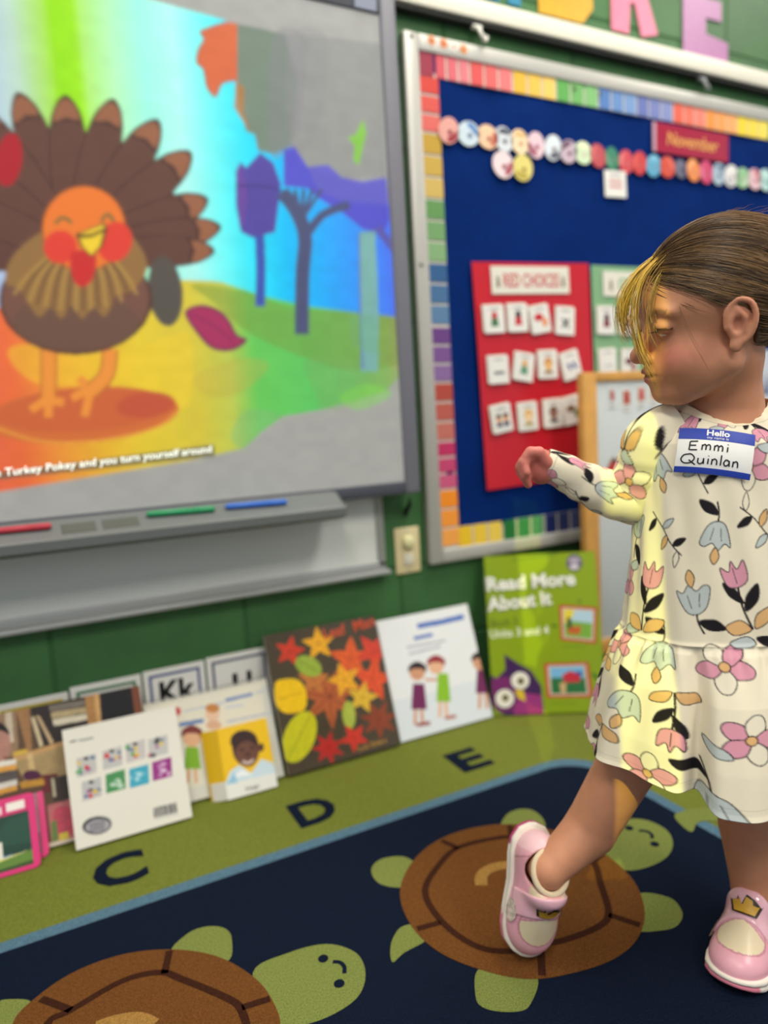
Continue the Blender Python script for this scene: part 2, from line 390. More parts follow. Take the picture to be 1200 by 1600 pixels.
# ================================================================== whiteboard behind the screen
M_alu = mat('brushed_aluminium', (176, 178, 176), 0.35, 0.5, metal=0.35)
M_white = mat('whiteboard_enamel', (226, 228, 223), 0.22, 0.5)
p = W(604, 891, -0.015); xr, zb = p[0], p[2]
wb = empty('whiteboard', (xr-1.2, 0, zb))
tag(wb, 'white dry erase board with aluminium frame mounted low behind the projection screen', 'whiteboard')
def boxw(name, lo, hi, m, parent, bev=0.0, seg=2):
    o = box(name, lo, hi, m, parent, bev, seg); o.matrix_parent_inverse = Matrix.Translation(-parent.location); return o
boxw('panel', (xr-2.4, -0.010, zb+0.01), (xr-0.004, -0.0005, zb+1.22), M_white, wb)
boxw('frame_side', (xr-0.020, -0.016, zb+0.012), (xr, -0.0005, zb+1.22), M_alu, wb, 0.002)
boxw('frame_bottom', (xr-2.4, -0.016, zb+0.004), (xr, -0.0005, zb+0.024), M_alu, wb, 0.002)
boxw('ledge', (xr-2.4, -0.034, zb-0.006), (xr+0.004, -0.0005, zb+0.004), M_alu, wb, 0.002)

# ================================================================== projection screen
SY = -0.070
M_sframe = mat('screen_frame_grey', (112, 112, 122), 0.5, 0.4)
M_sdark = mat('screen_bottom_rail', (70, 72, 82), 0.5, 0.4)
M_tray = mat('pen_tray_grey', (108, 112, 112), 0.45, 0.4)
a = W(632, 752, SY); b = W(592, 24, SY); c_ = W(656, 770, SY)
sx1 = (a[0]+b[0])/2; sz0 = a[2]; sz1 = b[2]; sx0 = -0.72; fwid = 0.040
sb = empty('interactive_screen', (0.05, 0, sz0-0.03))
tag(sb, 'large wall mounted projection screen in grey frame showing a cartoon turkey', 'screen')
SC = Panel((sx0, SY, sz0), (1, 0, 0), (0, 0, 1), sx1-sx0, sz1-sz0)
boxw('backing', (sx0-0.03, SY+0.002, sz0-0.028), (sx1+fwid-0.006, -0.018, sz1+0.05), M_sdark, sb)
boxw('frame_side', (sx1, SY-0.006, sz0-0.030), (sx1+fwid, -0.025, sz1+0.075), M_sframe, sb, 0.006, 3)
boxw('frame_side', (sx0-fwid, SY-0.006, sz0-0.030), (sx0, -0.025, sz1+0.075), M_sframe, sb, 0.006, 3)
boxw('frame_bottom', (sx0, SY-0.004, sz0-0.030), (sx1, -0.025, sz0), M_sdark, sb, 0.003)
boxw('frame_top', (sx0, SY-0.004, sz1), (sx1, -0.025, sz1+0.075), M_sdark, sb, 0.003)
q = W(572, 6, SY-0.004)
boxw('badge', (q[0]-0.028, SY-0.006, q[2]-0.012), (q[0]+0.024, SY-0.004, q[2]+0.02), mat('badge_grey', (120, 128, 150), 0.4), sb)
cv = Canvas(SC, 0.0026, (168, 168, 164), ss=2)
# picture area: sky
k1875 = lambda pts: [(x/1.875, y/1.875) for x, y in pts]
XX, YY = cv.X, cv.Y
def grad_fill(poly_px, stops, a=1.0, yfun=None):
    P = SC.poly(poly_px); x0, x1, y0, y1 = cv._box(P)
    X = XX[y0:y1, x0:x1]; Y = YY[y0:y1, x0:x1]; msk = inside(P, X, Y)
    sx = np.array([SC.uv(s[0], 400)[0] for s in stops]); cs = np.array([np.asarray(s[1], float) for s in stops])
    c = np.stack([np.interp(X, sx, cs[:, i]) for i in range(3)], -1); c = lin(c)
    sub = cv.I[y0:y1, x0:x1]; sub[msk] = sub[msk]*(1-a)+c[msk]*a
sky = [(-400, -150), (-400, 620), (0, 560), (280, 437), (345, 440), (410, 462), (480, 478), (560, 488), (645, 498), (640, 440), (622, 310), (596, 330), (440, 200), (355, 33), (235, 0), (-60, -80)]
grad_fill(sky, [(-200, (150, 170, 235)), (0, (176, 196, 232)), (60, (190, 222, 205)), (108, (168, 228, 90)), (122, (150, 226, 10)), (150, (154, 230, 20)), (165, (176, 240, 120)), (205, (182, 246, 190)), (250, (160, 252, 232)), (300, (178, 252, 246)), (350, (110, 248, 250)), (400, (40, 225, 252)), (450, (10, 190, 252)), (520, (40, 165, 252)), (580, (60, 140, 250)), (640, (90, 95, 238))])
ground = [(-400, 560), (0, 480), (280, 437), (345, 440), (410, 462), (480, 478), (560, 488), (645, 498), (648, 560), (600, 612), (560, 622), (500, 640), (440, 650), (410, 672), (380, 700), (300, 718), (0, 767), (-400, 810)]
grad_fill(ground, [(-200, (222, 90, 90)), (0, (238, 112, 62)), (60, (238, 150, 58)), (130, (236, 182, 52)), (200, (232, 204, 56)), (290, (218, 200, 66)), (345, (190, 204, 84)), (385, (104, 202, 92)), (470, (96, 200, 100)), (540, (112, 190, 104)), (590, (140, 180, 96)), (645, (206, 160, 140))])
for pts, c, al in (([(300, 445), (380, 455), (460, 480), (640, 500), (640, 560), (560, 580), (480, 560), (390, 520), (330, 470)], (120, 150, 60), 0.55),
                   ([(300, 590), (370, 560), (420, 570), (380, 610), (330, 620)], (190, 160, 70), 0.3),
                   ([(480, 560), (600, 570), (615, 600), (520, 640), (490, 610)], (120, 176, 96), 0.4),
                   ([(530, 620), (570, 600), (612, 615), (560, 640)], (130, 214, 80), 0.5),
                   ([(385, 640), (440, 650), (410, 672), (380, 700), (360, 680)], (130, 190, 120), 0.5),
                   ([(20, 540), (200, 545), (290, 520), (300, 600), (280, 640), (200, 600), (60, 600)], (244, 206, 50), 0.45)):
    cv.fill(pts, c, al, True)
# trees
cv.fill(k1875([(690, 70), (820, 100), (960, 110), (1115, 130), (1130, 520), (1040, 525), (960, 520), (900, 490), (850, 430), (800, 452), (755, 442), (745, 395), (720, 385), (700, 310), (690, 235)]), (148, 150, 148), 1)
cv.fill(k1875([(690, 70), (830, 100), (870, 240), (850, 430), (800, 452), (755, 442), (745, 395), (720, 385), (700, 310), (690, 235)]), (112, 132, 116), 0.9)
cv.fill(k1875([(800, 110), (900, 120), (880, 330), (850, 430), (790, 440)]), (130, 132, 138), 0.45, True); cv.fill(k1875([(850, 110), (960, 120), (920, 400), (850, 420)]), (140, 140, 142), 0.4, True)
cv.fill(k1875([(690, 235), (715, 260), (712, 330), (735, 390), (700, 340), (685, 315)]), (176, 120, 60), 0.9)
cv.fill(k1875([(665, 65), (694, 72), (694, 235), (650, 245), (630, 285), (605, 255), (595, 205), (576, 185), (580, 150), (597, 115), (585, 95), (620, 78)]), (214, 104, 62))
cv.line(k1875([(665, 66), (620, 80), (586, 95), (597, 115), (580, 150), (577, 185), (596, 205), (606, 255), (630, 284), (650, 246), (690, 236)]), 2.4, (150, 70, 50))
blue = [(830, 440), (862, 430), (900, 490), (960, 483), (1000, 520), (1060, 532), (1130, 520), (1140, 640), (1120, 690), (1060, 670), (1000, 622), (930, 580), (900, 552), (830, 545)]
cv.fill(k1875(blue), (84, 82, 204))
cv.fill(k1875([(900, 490), (960, 483), (1000, 520), (1060, 532), (1130, 520), (1140, 600), (1000, 590), (930, 560)]), (104, 100, 196), 0.7)
cv.fill(k1875([(690, 500), (705, 475), (720, 492), (762, 448), (800, 478), (822, 540), (805, 680), (740, 697), (705, 680), (690, 600)]), (82, 70, 160))
cv.fill(k1875([(690, 500), (705, 478), (722, 560), (715, 660), (700, 660)]), (112, 70, 160), 0.8)
cv.line(k1875([(690, 545), (760, 545), (830, 560)]), 3, (58, 52, 120))
cv.line([(405, 368), (407, 420), (406, 478)], 15, (62, 84, 178))
cv.line([(440, 300), (462, 330), (476, 370), (472, 430), (471, 522)], 22, (76, 82, 120)); cv.line([(545, 320), (505, 335), (482, 362)], 13, (76, 82, 120))
for bx in (446, 460, 474, 488, 502): cv.line([(bx, 296), (470, 345)], 6, (76, 82, 120))
cv.line([(572, 362), (577, 480), (576, 580)], 27, (122, 176, 172)); cv.line([(560, 362), (562, 480), (566, 575)], 2.5, (96, 110, 190))
cv.line([(588, 355), (612, 385), (640, 420)], 12, (92, 88, 170))
cv.fill(k1875([(1062, 350), (1072, 390), (1060, 440), (1050, 485), (1034, 470), (1038, 430), (1018, 402), (1040, 396)]), (132, 196, 74))
cv.fill([(545, 492), (585, 492), (590, 540), (600, 560), (550, 540)], (110, 170, 120), 0.4)
# turkey
FT = [((28, 148), 40), ((101, 152), 42), ((176, 158), 42), ((245, 190), 42), ((296, 240), 42), ((322, 312), 40), ((342, 355), 36), ((332, 392), 34), ((-40, 170), 42), ((-100, 220), 42), ((-140, 290), 40)]
cen = np.array([118., 395.])
cv.fill([(-60, 320), (0, 240), (90, 230), (200, 250), (270, 300), (290, 360), (260, 400), (-40, 420)], (98, 64, 56), 1, True)
for (tx, ty), wd in FT:
    tip = np.array([tx, ty], float); d = (tip-cen)/np.linalg.norm(tip-cen); n = np.array([-d[1], d[0]]); Ln = np.linalg.norm(tip-cen)
    def fe(s, e): return [tuple(cen+d*Ln*u+n*v*wd*s) for u, v in ((0.2, 0.45), (0.5, .70), (0.75, .66), (0.92, .46), (1.0+e, 0), (0.92, -.46), (0.75, -.66), (0.5, -.70), (0.2, -.45))]
    cv.fill(fe(1.05, 0.015), (70, 46, 42), 1, True); cv.fill(fe(0.97, 0), (100, 66, 56), 1, True)
    cv.fill([tuple(cen+d*Ln*u+n*v*wd) for u, v in ((0.84, 0.46), (0.93, .36), (0.985, 0), (0.93, -.36), (0.84, -.46), (0.87, 0))], (152, 98, 70), 1, True)
    cv.line([tuple(cen+d*Ln*u+n*v*wd) for u, v in ((0.83, .56), (0.85, 0), (0.83, -.56))], 4, (68, 44, 42))
cv.noise(0.05, 60, 3)
cv.ell(14, 250, 21, 42, (176, 30, 44), 8)
cv.ell(258, 455, 27, 55, (88, 82, 76), -6)
cv.ell(128, 648, 152, 44, (214, 112, 58), -4); cv.ell(130, 640, 138, 33, (206, 98, 60), -4, 0.7)
cv.line([(-20, 662), (60, 688), (150, 688), (240, 668), (278, 642)], 3, (240, 170, 70)); cv.ell(228, 632, 46, 20, (196, 84, 60), -6, 0.8)
for lg in ([(76, 545), (76, 590), (75, 632)], [(172, 545), (166, 585), (140, 612)]): cv.line(lg, 26, (190, 110, 50)); cv.line(lg, 20, (240, 150, 62))
for ft in ([(75, 622), (48, 640)], [(75, 622), (76, 652)], [(75, 625), (100, 628)], [(142, 605), (112, 622)], [(142, 605), (132, 650)], [(135, 600), (122, 590)]): cv.line(ft, 13, (240, 150, 62))
cv.ell(118, 468, 120, 86, (84, 54, 48)); cv.ell(118, 467, 115, 82, (120, 82, 70)); cv.ell(118, 505, 100, 44, (104, 80, 66), 0, 0.6)
rf = [(60, 365), (20, 400), (8, 440), (30, 452), (48, 480), (62, 495), (80, 480), (96, 498), (112, 478), (128, 498), (146, 480), (164, 495), (182, 462), (205, 455), (228, 425), (224, 395), (195, 360), (130, 330)]
cv.fill(rf, (150, 112, 66), 1, True)
for i, fx in enumerate(np.linspace(22, 214, 17)):
    cv.line([(131+(fx-131)*0.45, 395), (131+(fx-131)*0.8, 430), (fx, 452+34*(1-((fx-118)/110)**2))], 3.4, (108, 76, 52) if i % 2 else (190, 152, 76))
cv.ell(131, 357, 66, 67, (150, 84, 40)); cv.ell(131, 357, 64, 65, (238, 124, 50))
cv.ell(94, 386, 26, 26, (226, 66, 52)); cv.ell(179, 378, 27, 32, (226, 66, 52), 20)
cv.line([(86, 350), (98, 340), (112, 348)], 4.5, (60, 104, 62)); cv.line([(158, 345), (168, 335), (178, 346)], 4.5, (60, 104, 62))
cv.fill([(112, 395), (148, 395), (146, 432), (130, 448), (114, 436)], (206, 48, 48), 1, True)
cv.fill([(118, 366), (162, 348), (168, 356), (160, 385), (143, 402), (126, 385)], (72, 50, 34))
cv.fill([(122, 366), (161, 351), (164, 356), (142, 366)], (242, 204, 58)); cv.fill([(124, 372), (142, 371), (162, 362), (156, 384), (143, 399), (130, 386)], (242, 208, 52))
# leaf
cv.fill([(288, 488), (312, 476), (340, 483), (358, 500), (370, 522), (386, 531), (364, 547), (332, 545), (308, 522)], (120, 40, 86), 1, True)
cv.fill([(292, 489), (312, 480), (338, 487), (355, 503), (366, 524), (378, 531), (362, 543), (334, 541), (312, 520)], (170, 50, 96), 1, True)
cv.line([(296, 490), (335, 510), (366, 535)], 2, (120, 40, 86))
# caption strip
cv.fill([(-400, 790), (-60, 745), (334, 694), (335, 712), (0, 748), (-400, 806)], (104, 104, 86), 0.85)
for _ in range(2):
    for ax_ in (0, 1):
        cv.I = (cv.I+np.roll(cv.I, 1, ax_)+np.roll(cv.I, -1, ax_)+np.roll(cv.I, 2, ax_)+np.roll(cv.I, -2, ax_))/5
M_scr = mat('screen_picture', attr='Col', rough=0.55, spec=0.25, emit=0.36, base=0.50)
o = obj('picture', cv.mesh('picture', M_scr), sb); o.matrix_parent_inverse = Matrix.Translation(-sb.location); o.matrix_basis = SC.M
M_cap = mat('caption_text', (246, 250, 240), 0.6, emit=0.45)
u0 = SC.uv(-8, 746); u1 = SC.uv(331, 707)
me = text_mesh('caption', 'e Turkey Pokey and you turn yourself around', 0.02, M_cap, bold=0.012, shear=0.12, th=0.0004, width=u1[0]-u0[0])
o = obj('caption', me, sb); o.matrix_parent_inverse = Matrix.Translation(-sb.location)
o.matrix_basis = SC.M @ Matrix.Translation((u0[0], -0.001, u0[1]+0.001)) @ Matrix.Rotation(-math.atan2(u1[1]-u0[1], u1[0]-u0[0]), 4, 'Y')
# pen tray
tz = sz0-0.004
prof = [(SY, tz), (SY-0.018, tz-0.004), (SY-0.070, tz-0.030), (SY-0.082, tz-0.026), (SY-0.088, tz-0.031), (SY-0.086, tz-0.048), (SY-0.070, tz-0.056), (SY, tz-0.050)]
tx1 = W(541, 790, SY-0.06)[0]; secs = [(-0.70, 1.0), (tx1-0.03, 1.0), (tx1-0.012, 0.96), (tx1-0.004, 0.86), (tx1, 0.68)]
V = []; F = []; n = len(prof)
for x, s in secs:
    for y, z in prof: V.append((x, SY+(y-SY)*s, tz-0.025+(z-tz+0.025)*(0.6+0.4*s)))
for i in range(len(secs)-1):
    for j in range(n): F.append((i*n+j, (i+1)*n+j, (i+1)*n+(j+1) % n, i*n+(j+1) % n))
F += [tuple(range(n)), tuple(range((len(secs)-1)*n, len(secs)*n))[::-1]]
o = obj('pen_tray', me_from('pen_tray', V, F, M_tray), sb); o.matrix_parent_inverse = Matrix.Translation(-sb.location)
bmx = bmesh.new(); bmx.from_mesh(o.data); bmesh.ops.recalc_face_normals(bmx, faces=bmx.faces); bmx.to_mesh(o.data); bmx.free()
def tray_pt(px, py): return on_plane(px, py, (0, SY-0.018, tz-0.004), np.array([0, -26, 52.])/math.hypot(26, 52))
M_slot = mat('tray_recess', (84, 88, 82), 0.6)
for a_, b_ in (((96, 828), (150, 821)), ((160, 820), (217, 814))):
    p0 = tray_pt(*a_); p1 = tray_pt(*b_); xm = (p0+p1)/2
    ln_ = np.linalg.norm(p1-p0)
    o = obj('tray_slot', bevel_box_mesh('tray_slot', (-ln_/2, -0.016, -0.0015), (ln_/2, 0.016, 0.0015), M_slot, 0.001, 1), sb)
    o.matrix_parent_inverse = Matrix.Translation(-sb.location); o.matrix_basis = Matrix.Translation(xm) @ Matrix.Rotation(math.atan2(26, 52), 4, 'X')
for cname, cc, a_, b_, al in (('red', (178, 52, 66), (-20, 836), (81, 826), 'at the left end'), ('green', (40, 142, 92), (229, 808), (336, 799), 'in the middle'), ('blue', (52, 104, 196), (352, 796), (448, 788), 'near the right end')):
    p0 = tray_pt(*a_); p1 = tray_pt(*b_); up = np.array([0, -26, 52.])/math.hypot(26, 52); dd = p1-p0
    t = empty('marker_pen', (p0+p1)/2+up*0.0065); tag(t, cname+' stylus marker lying in the screen pen tray, '+al, 'marker')
    t['group'] = 'stylus markers in the pen tray'
    L_ = np.linalg.norm(dd); e = dd/L_
    m = mat('marker_'+cname, cc, 0.4)
    obj('barrel', tube_mesh('barrel', [-e*L_*0.5, -e*L_*0.46, e*L_*0.2, e*L_*0.2+e*0.001], [0.004, 0.0058, 0.0062, 0.004], m, 12), t)
    obj('cap', tube_mesh('cap', [e*L_*0.19, e*L_*0.2, e*L_*0.47, e*L_*0.5], [0.006, 0.0066, 0.006, 0.003], m, 12), t)
# black cable end hanging below the frame corner
a = W(640, 778, -0.03); b = W(634, 800, -0.012)
o = obj('cable', tube_mesh('cable', [a, (a+b)/2+np.array([0.003, -0.004, 0]), b, b+np.array([-.001, 0, -.012])], [0.003, 0.006, 0.007, 0.004], mat('black_rubber', (18, 18, 18), 0.5), 8))
tag(o, 'short black cable plug hanging below the screen frame corner above the light switch', 'cable')

# ================================================================== light switch
M_ivory = mat('ivory_plastic', (222, 206, 160), 0.4); M_ivw = mat('pale_plastic', (218, 214, 196), 0.4)
p0 = W(614, 826, 0); p1 = W(658, 893, 0); cx, cz = (p0[0]+W(652, 822)[0])/2+0.001, (W(614, 826)[2]+W(621, 898)[2])/2
sw = empty('light_switch', (cx, 0, cz)); tag(sw, 'ivory wall plate with round dimmer knob and pale rocker button on green wall', 'light switch')
obj('plate', bevel_box_mesh('plate', (-0.035, -0.006, -0.058), (0.035, -0.0003, 0.058), M_ivory, 0.003, 3), sw)
kn = [(0, -0.006, 0), (0, -0.010, 0), (0, -0.018, 0), (0, -0.020, 0)]
o = obj('dimmer_knob', tube_mesh('dimmer_knob', kn, [0.017, 0.0165, 0.0145, 0.012], mat('cream_plastic', (226, 220, 170), 0.4), 20), sw); o.location = (0, 0, 0.022)
o = obj('rocker', bevel_box_mesh('rocker', (-0.013, -0.0105, -0.014), (0.013, -0.005, 0.014), M_ivw, 0.003, 3), sw); o.location = (0, 0, -0.022)
for zz in (0.048, -0.048):
    o = obj('screw', tube_mesh('screw', [(0, -0.005, 0), (0, -0.0075, 0)], 0.003, M_alu, 10), sw); o.location = (0, 0, zz)

# ================================================================== map rail and wall letters
zt0 = W(900, 67, -0.03)[2]; zt1 = W(900, 38, -0.03)[2]
M_rail = mat('cream_rail', (224, 220, 204), 0.4)
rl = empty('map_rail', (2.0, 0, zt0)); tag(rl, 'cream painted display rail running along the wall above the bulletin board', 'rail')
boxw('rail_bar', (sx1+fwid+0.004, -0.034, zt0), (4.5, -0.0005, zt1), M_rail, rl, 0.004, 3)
boxw('shade_strip', (sx1+fwid+0.004, -0.028, zt0-0.010), (4.5, -0.0005, zt0), mat('rail_underside_shade', (22, 24, 24), 0.7), rl)  # black strip standing in for the shade beneath the rail
M_hook = mat('hook_white', (232, 230, 220), 0.35); M_hookd = mat('hook_grey', (140, 144, 146), 0.4)
for i, (hx, hy, hm, lb) in enumerate(((748, 46, M_hook, 'white hook clipped under the rail above the bulletin board corner'), (1100, 128, M_hookd, 'grey hook clipped under the rail above the yellow and orange border'))):
    p = W(hx, hy, -0.03); t = empty('rail_hook', (p[0], 0, zt0-0.010)); tag(t, lb, 'hook')
    obj('hook', tube_mesh('hook', [(0, -0.020, 0.0), (0, -0.030, -0.010), (0.004, -0.036, -0.026), (0.012, -0.034, -0.036), (0.022, -0.026, -0.032), (0.026, -0.024, -0.022)], 0.0048, hm, 8), t)
    obj('clip', bevel_box_mesh('clip', (-0.014, -0.030, -0.008), (0.012, -0.016, 0.0), hm, 0.002, 1), t)
def wall_letter(name, body, px_poly, c, label):
    P = np.array([W(*p, -0.004) for p in px_poly]); me = prism_mesh(name, [(p[0], p[2]) for p in P], -0.0045, -0.0006, mat('paper_'+name, c, 0.45, noise=0.05, nscale=60))
    tag(obj(name, me), label, 'letter', 'large cut-out letters above the rail')
def block_letter(kind, x0, x1, z0, z1):
    w_, h_ = x1-x0, z1-z0
    S = {'E': [(0, 0), (1, 0), (1, .2), (.5, .24), (.5, .40), (.85, .40), (.85, .60), (.5, .60), (.5, .78), (1, .78), (1, 1), (0, 1)],
         'R': [(0, 0), (.36, 0), (.40, .30), (.50, .30), (.64, 0), (1, .06), (.78, .38), (.98, .55), (1.0, .8), (.8, 1), (0, 1)],
         'B': [(0, 0), (.8, 0), (1, .15), (1, .4), (.9, .5), (1, .6), (1, .85), (.8, 1), (0, 1)],
         'H': [(0, 0), (.38, 0), (.38, .38), (.62, .38), (.62, 0), (1, 0), (1, 1), (.62, 1), (.62, .62), (.38, .62), (.38, 1), (0, 1)]}[kind]
    return [(x0+a*w_, z0+b*h_) for a, b in S]
for nm, kind, pl, pr, c, lb in (('letter_e', 'E', (1068, 82), (1137, 97), (176, 118, 166), 'purple cut-out letter E on the green wall above the rail'),
                                ('letter_r', 'R', (956, 48), (1028, 62), (222, 118, 148), 'pink cut-out letter R on the green wall above the rail'),
                                ('letter_b', 'B', (842, 19), (927, 41), (206, 158, 44), 'golden yellow cut-out letter on the wall, left of the pink R'),
                                ('letter_h', 'H', (760, -4), (814, 11), (52, 128, 160), 'blue cut-out letter on the wall, left of the golden yellow letter')):
    a = W(*pl, -0.004); b = W(*pr, -0.004)
    me = prism_mesh(nm, block_letter(kind, a[0], b[0], max(zt1+0.002, (a[2]+b[2])/2), (a[2]+b[2])/2+0.27), -0.0045, -0.0006, mat('paper_'+nm, c, 0.4, noise=0.05, nscale=60))
    o = obj('wall_letter', me); tag(o, lb, 'letter', 'cut-out letters above the rail')
    # bring origin to the piece
    cx_, cz_ = (a[0]+b[0])/2, zt1+0.1
    me.transform(Matrix.Translation((-cx_, 0, -cz_))); o.location = (cx_, 0, cz_)
# ================================================================== bulletin board
BY = -0.022
bl = W(629, 45, BY); br_ = W(674, 883, BY); bx0 = (bl[0]+br_[0])/2; bz1 = bl[2]; bz0 = br_[2]; bx1 = 2.75
ix0 = (W(655, 78, BY)[0]+W(692, 858, BY)[0])/2; iz1 = W(655, 78, BY)[2]; iz0 = W(692, 859, BY)[2]
bb = empty('bulletin_board', (1.8, 0, bz0)); tag(bb, 'framed bulletin board with navy cloth and rainbow swatch border on green wall', 'bulletin board')
M_bf = mat('board_frame_aluminium', (182, 180, 174), 0.4, 0.4, metal=0.15)
boxw('frame_side', (bx0, BY, bz0), (ix0, -0.0005, bz1), M_bf, bb, 0.003)
boxw('frame_top', (ix0, BY, iz1), (bx1, -0.0005, bz1), M_bf, bb, 0.003)
boxw('frame_bottom', (ix0, BY, bz0), (bx1, -0.0005, iz0), M_bf, bb, 0.003)
boxw('frame_side', (bx1, BY, bz0), (bx1+0.04, -0.0005, bz1), M_bf, bb, 0.003)
# navy cloth with soft folds
cy = -0.010
nx, nz = 150, 110; u = np.linspace(0, 1, nx); v = np.linspace(0, 1, nz); U, Vv = np.meshgrid(u, v)
X = ix0+0.02+(bx1-ix0-0.02)*U; Z = iz0+(iz1-iz0)*Vv
fold = 0.0022*np.sin(X*26+Z*9)*np.clip(Vv-0.55, 0, 1)*2+0.0016*np.sin(X*15-Z*20)+0.0012*np.sin(X*41)*(1-Vv)
bot = np.clip(1-Vv*4, 0, 1); fold += 0.003*bot*np.sin(X*20-Z*28)
Vt = np.stack([X.ravel(), (cy-0.003-fold).ravel(), Z.ravel()], 1)
i = (np.arange(nz-1)[:, None]*nx+np.arange(nx-1)[None]).ravel(); Fq = np.stack([i, i+1, i+1+nx, i+nx], 1)
o = obj('cloth', fast_mesh('cloth', Vt, Fq, mat('navy_cloth', (5, 38, 102), 0.9, 0.06, noise=0.08, nscale=30)), bb); o.matrix_parent_inverse = Matrix.Translation(-bb.location)
boxw('backing_panel', (ix0-0.004, -0.006, iz0-0.004), (bx1+0.004, -0.0006, iz1+0.004), mat('board_backing', (30, 34, 50), 0.8), bb)
# rainbow border: every swatch is its own card
sw_side = W(683, 420, -0.017)[0]
sw_w = W(716, 740, -0.017)[0]-ix0; sw_w = 0.052
def swatch(x0, z0, x1, z1, c, k):
    m = mat('swatch_%d_%d_%d' % c, c, 0.5, 0.35)
    o = box('border_swatch', (x0, -0.0185, z0), (x1, -0.0160, z1), m, bb); o.matrix_parent_inverse = Matrix.Translation(-bb.location)
def mixc(c, t, w_=(255, 255, 255)): return tuple(int(round(a+(b-a)*t)) for a, b in zip(c, w_))
M_sep = mat('swatch_backing', (206, 200, 190), 0.5)
groups_left = [((208, 62, 52), 118, 208), ((190, 152, 50), 208, 312), ((96, 146, 84), 312, 412), ((46, 92, 140), 412, 510), ((104, 62, 130), 512, 600), ((176, 72, 58), 600, 692), ((190, 46, 96), 692, 768), ((244, 142, 34), 768, 858)]
def side_px(y): return 655+(y-78)*(692-655)/(858-78.)
boxw('border_strip', (ix0, -0.0163, iz0), (ix0+sw_w, -0.0135, iz1), M_sep, bb)
for c, ya, yb_ in groups_left:
    z1_ = W(side_px(ya), ya, -0.018)[2]; z0_ = W(side_px(yb_), yb_, -0.018)[2]; hh = (z1_-z0_)/3
    for k in range(3): swatch(ix0, z1_-hh*(k+1)+0.007, ix0+sw_w, z1_-hh*k, mixc(c, 0.10*k), k)
groups_top = [((150, 38, 66), 655, 680), ((206, 82, 94), 680, 735), ((214, 80, 80), 735, 802), ((222, 176, 54), 802, 870), ((88, 162, 76), 870, 936), ((76, 120, 184), 936, 996), ((96, 110, 176), 996, 1053), ((226, 96, 74), 1053, 1104), ((240, 148, 66), 1104, 1153), ((240, 210, 50), 1153, 1202), ((110, 176, 80), 1202, 1250), ((70, 120, 190), 1250, 1296), ((120, 90, 170), 1296, 1340), ((200, 70, 90), 1340, 1382)]
boxw('border_strip', (ix0+sw_w, -0.0163, iz1-sw_w), (bx1, -0.0135, iz1), M_sep, bb)
for c, xa, xb_ in groups_top:
    ya = 78+(xa-655)*0.2; a_ = W(xa, ya, -0.018)[0]; b_ = W(xb_, 78+(xb_-655)*0.2, -0.018)[0]
    k3 = 1 if xb_-xa < 30 else 3; ww = (b_-a_)/k3
    for k in range(k3): swatch(max(a_+ww*k, ix0+0.001), iz1-sw_w, a_+ww*(k+1)-0.007, iz1, mixc(c, 0.10*k), k)
boxw('border_strip', (ix0+sw_w, -0.0163, iz0), (bx1, -0.0135, iz0+sw_w), M_sep, bb)
groups_bot = [((238, 196, 40), 718, 788), ((36, 120, 56), 788, 853), ((24, 38, 92), 853, 912), ((60, 70, 120), 912, 968), ((190, 70, 70), 968, 1020), ((230, 140, 60), 1020, 1070), ((230, 200, 60), 1070, 1118), ((80, 150, 80), 1118, 1164), ((70, 110, 180), 1164, 1206)]
for c, xa, xb_ in groups_bot:
    f_ = lambda x: W(x, 858-(x-692)*0.14, -0.018)[0]
    a_, b_ = f_(xa), f_(xb_); ww = (b_-a_)/3
    for k in range(3): swatch(a_+ww*k, iz0, a_+ww*(k+1)-0.007, iz0+sw_w, mixc(c, 0.10*k), k)
for hx, hy in ((658, 414), (643, 56), (898, 138), (938, 146)):
    p = W(hx, hy, BY); o = obj('screw', tube_mesh('screw', [(p[0], BY+0.001, p[2]), (p[0], BY-0.0015, p[2])], 0.0045, mat('screw_dark', (90, 86, 80), 0.4, metal=0.6), 10), bb)
    o.matrix_parent_inverse = Matrix.Translation(-bb.location)
# small stickers on the frame corner
for i, (hx, hy, c, nm) in enumerate(((674, 63, (222, 136, 76), 'orange flower sticker, leftmost of the row on the bulletin board frame corner'), (693, 68, (226, 128, 70), 'orange flower sticker, second from the left on the bulletin board frame corner'),
                                     (709, 73, (240, 236, 226), 'small white sticker between orange ones on the bulletin board frame corner'), (724, 77, (230, 150, 90), 'orange flower sticker, rightmost of the row on the bulletin board frame corner'))):
    p = W(hx, hy, BY); t = empty('sticker', (p[0], BY, p[2])); tag(t, nm, 'sticker', 'stickers on the board frame')
    P = [(0.010*(1+0.25*math.cos(5*a))*math.cos(a), 0.010*(1+0.25*math.cos(5*a))*math.sin(a)) for a in np.linspace(0, 2*PI, 30, endpoint=False)]
    obj('petals', prism_mesh('petals', P, -0.0012, -0.0003, mat('sticker_%d' % i, c, 0.5)), t)
    obj('centre', prism_mesh('centre', [(x*0.4, z*0.4) for x, z in P], -0.0018, -0.0012, mat('sticker_centre', (176, 92, 50), 0.5)), t)

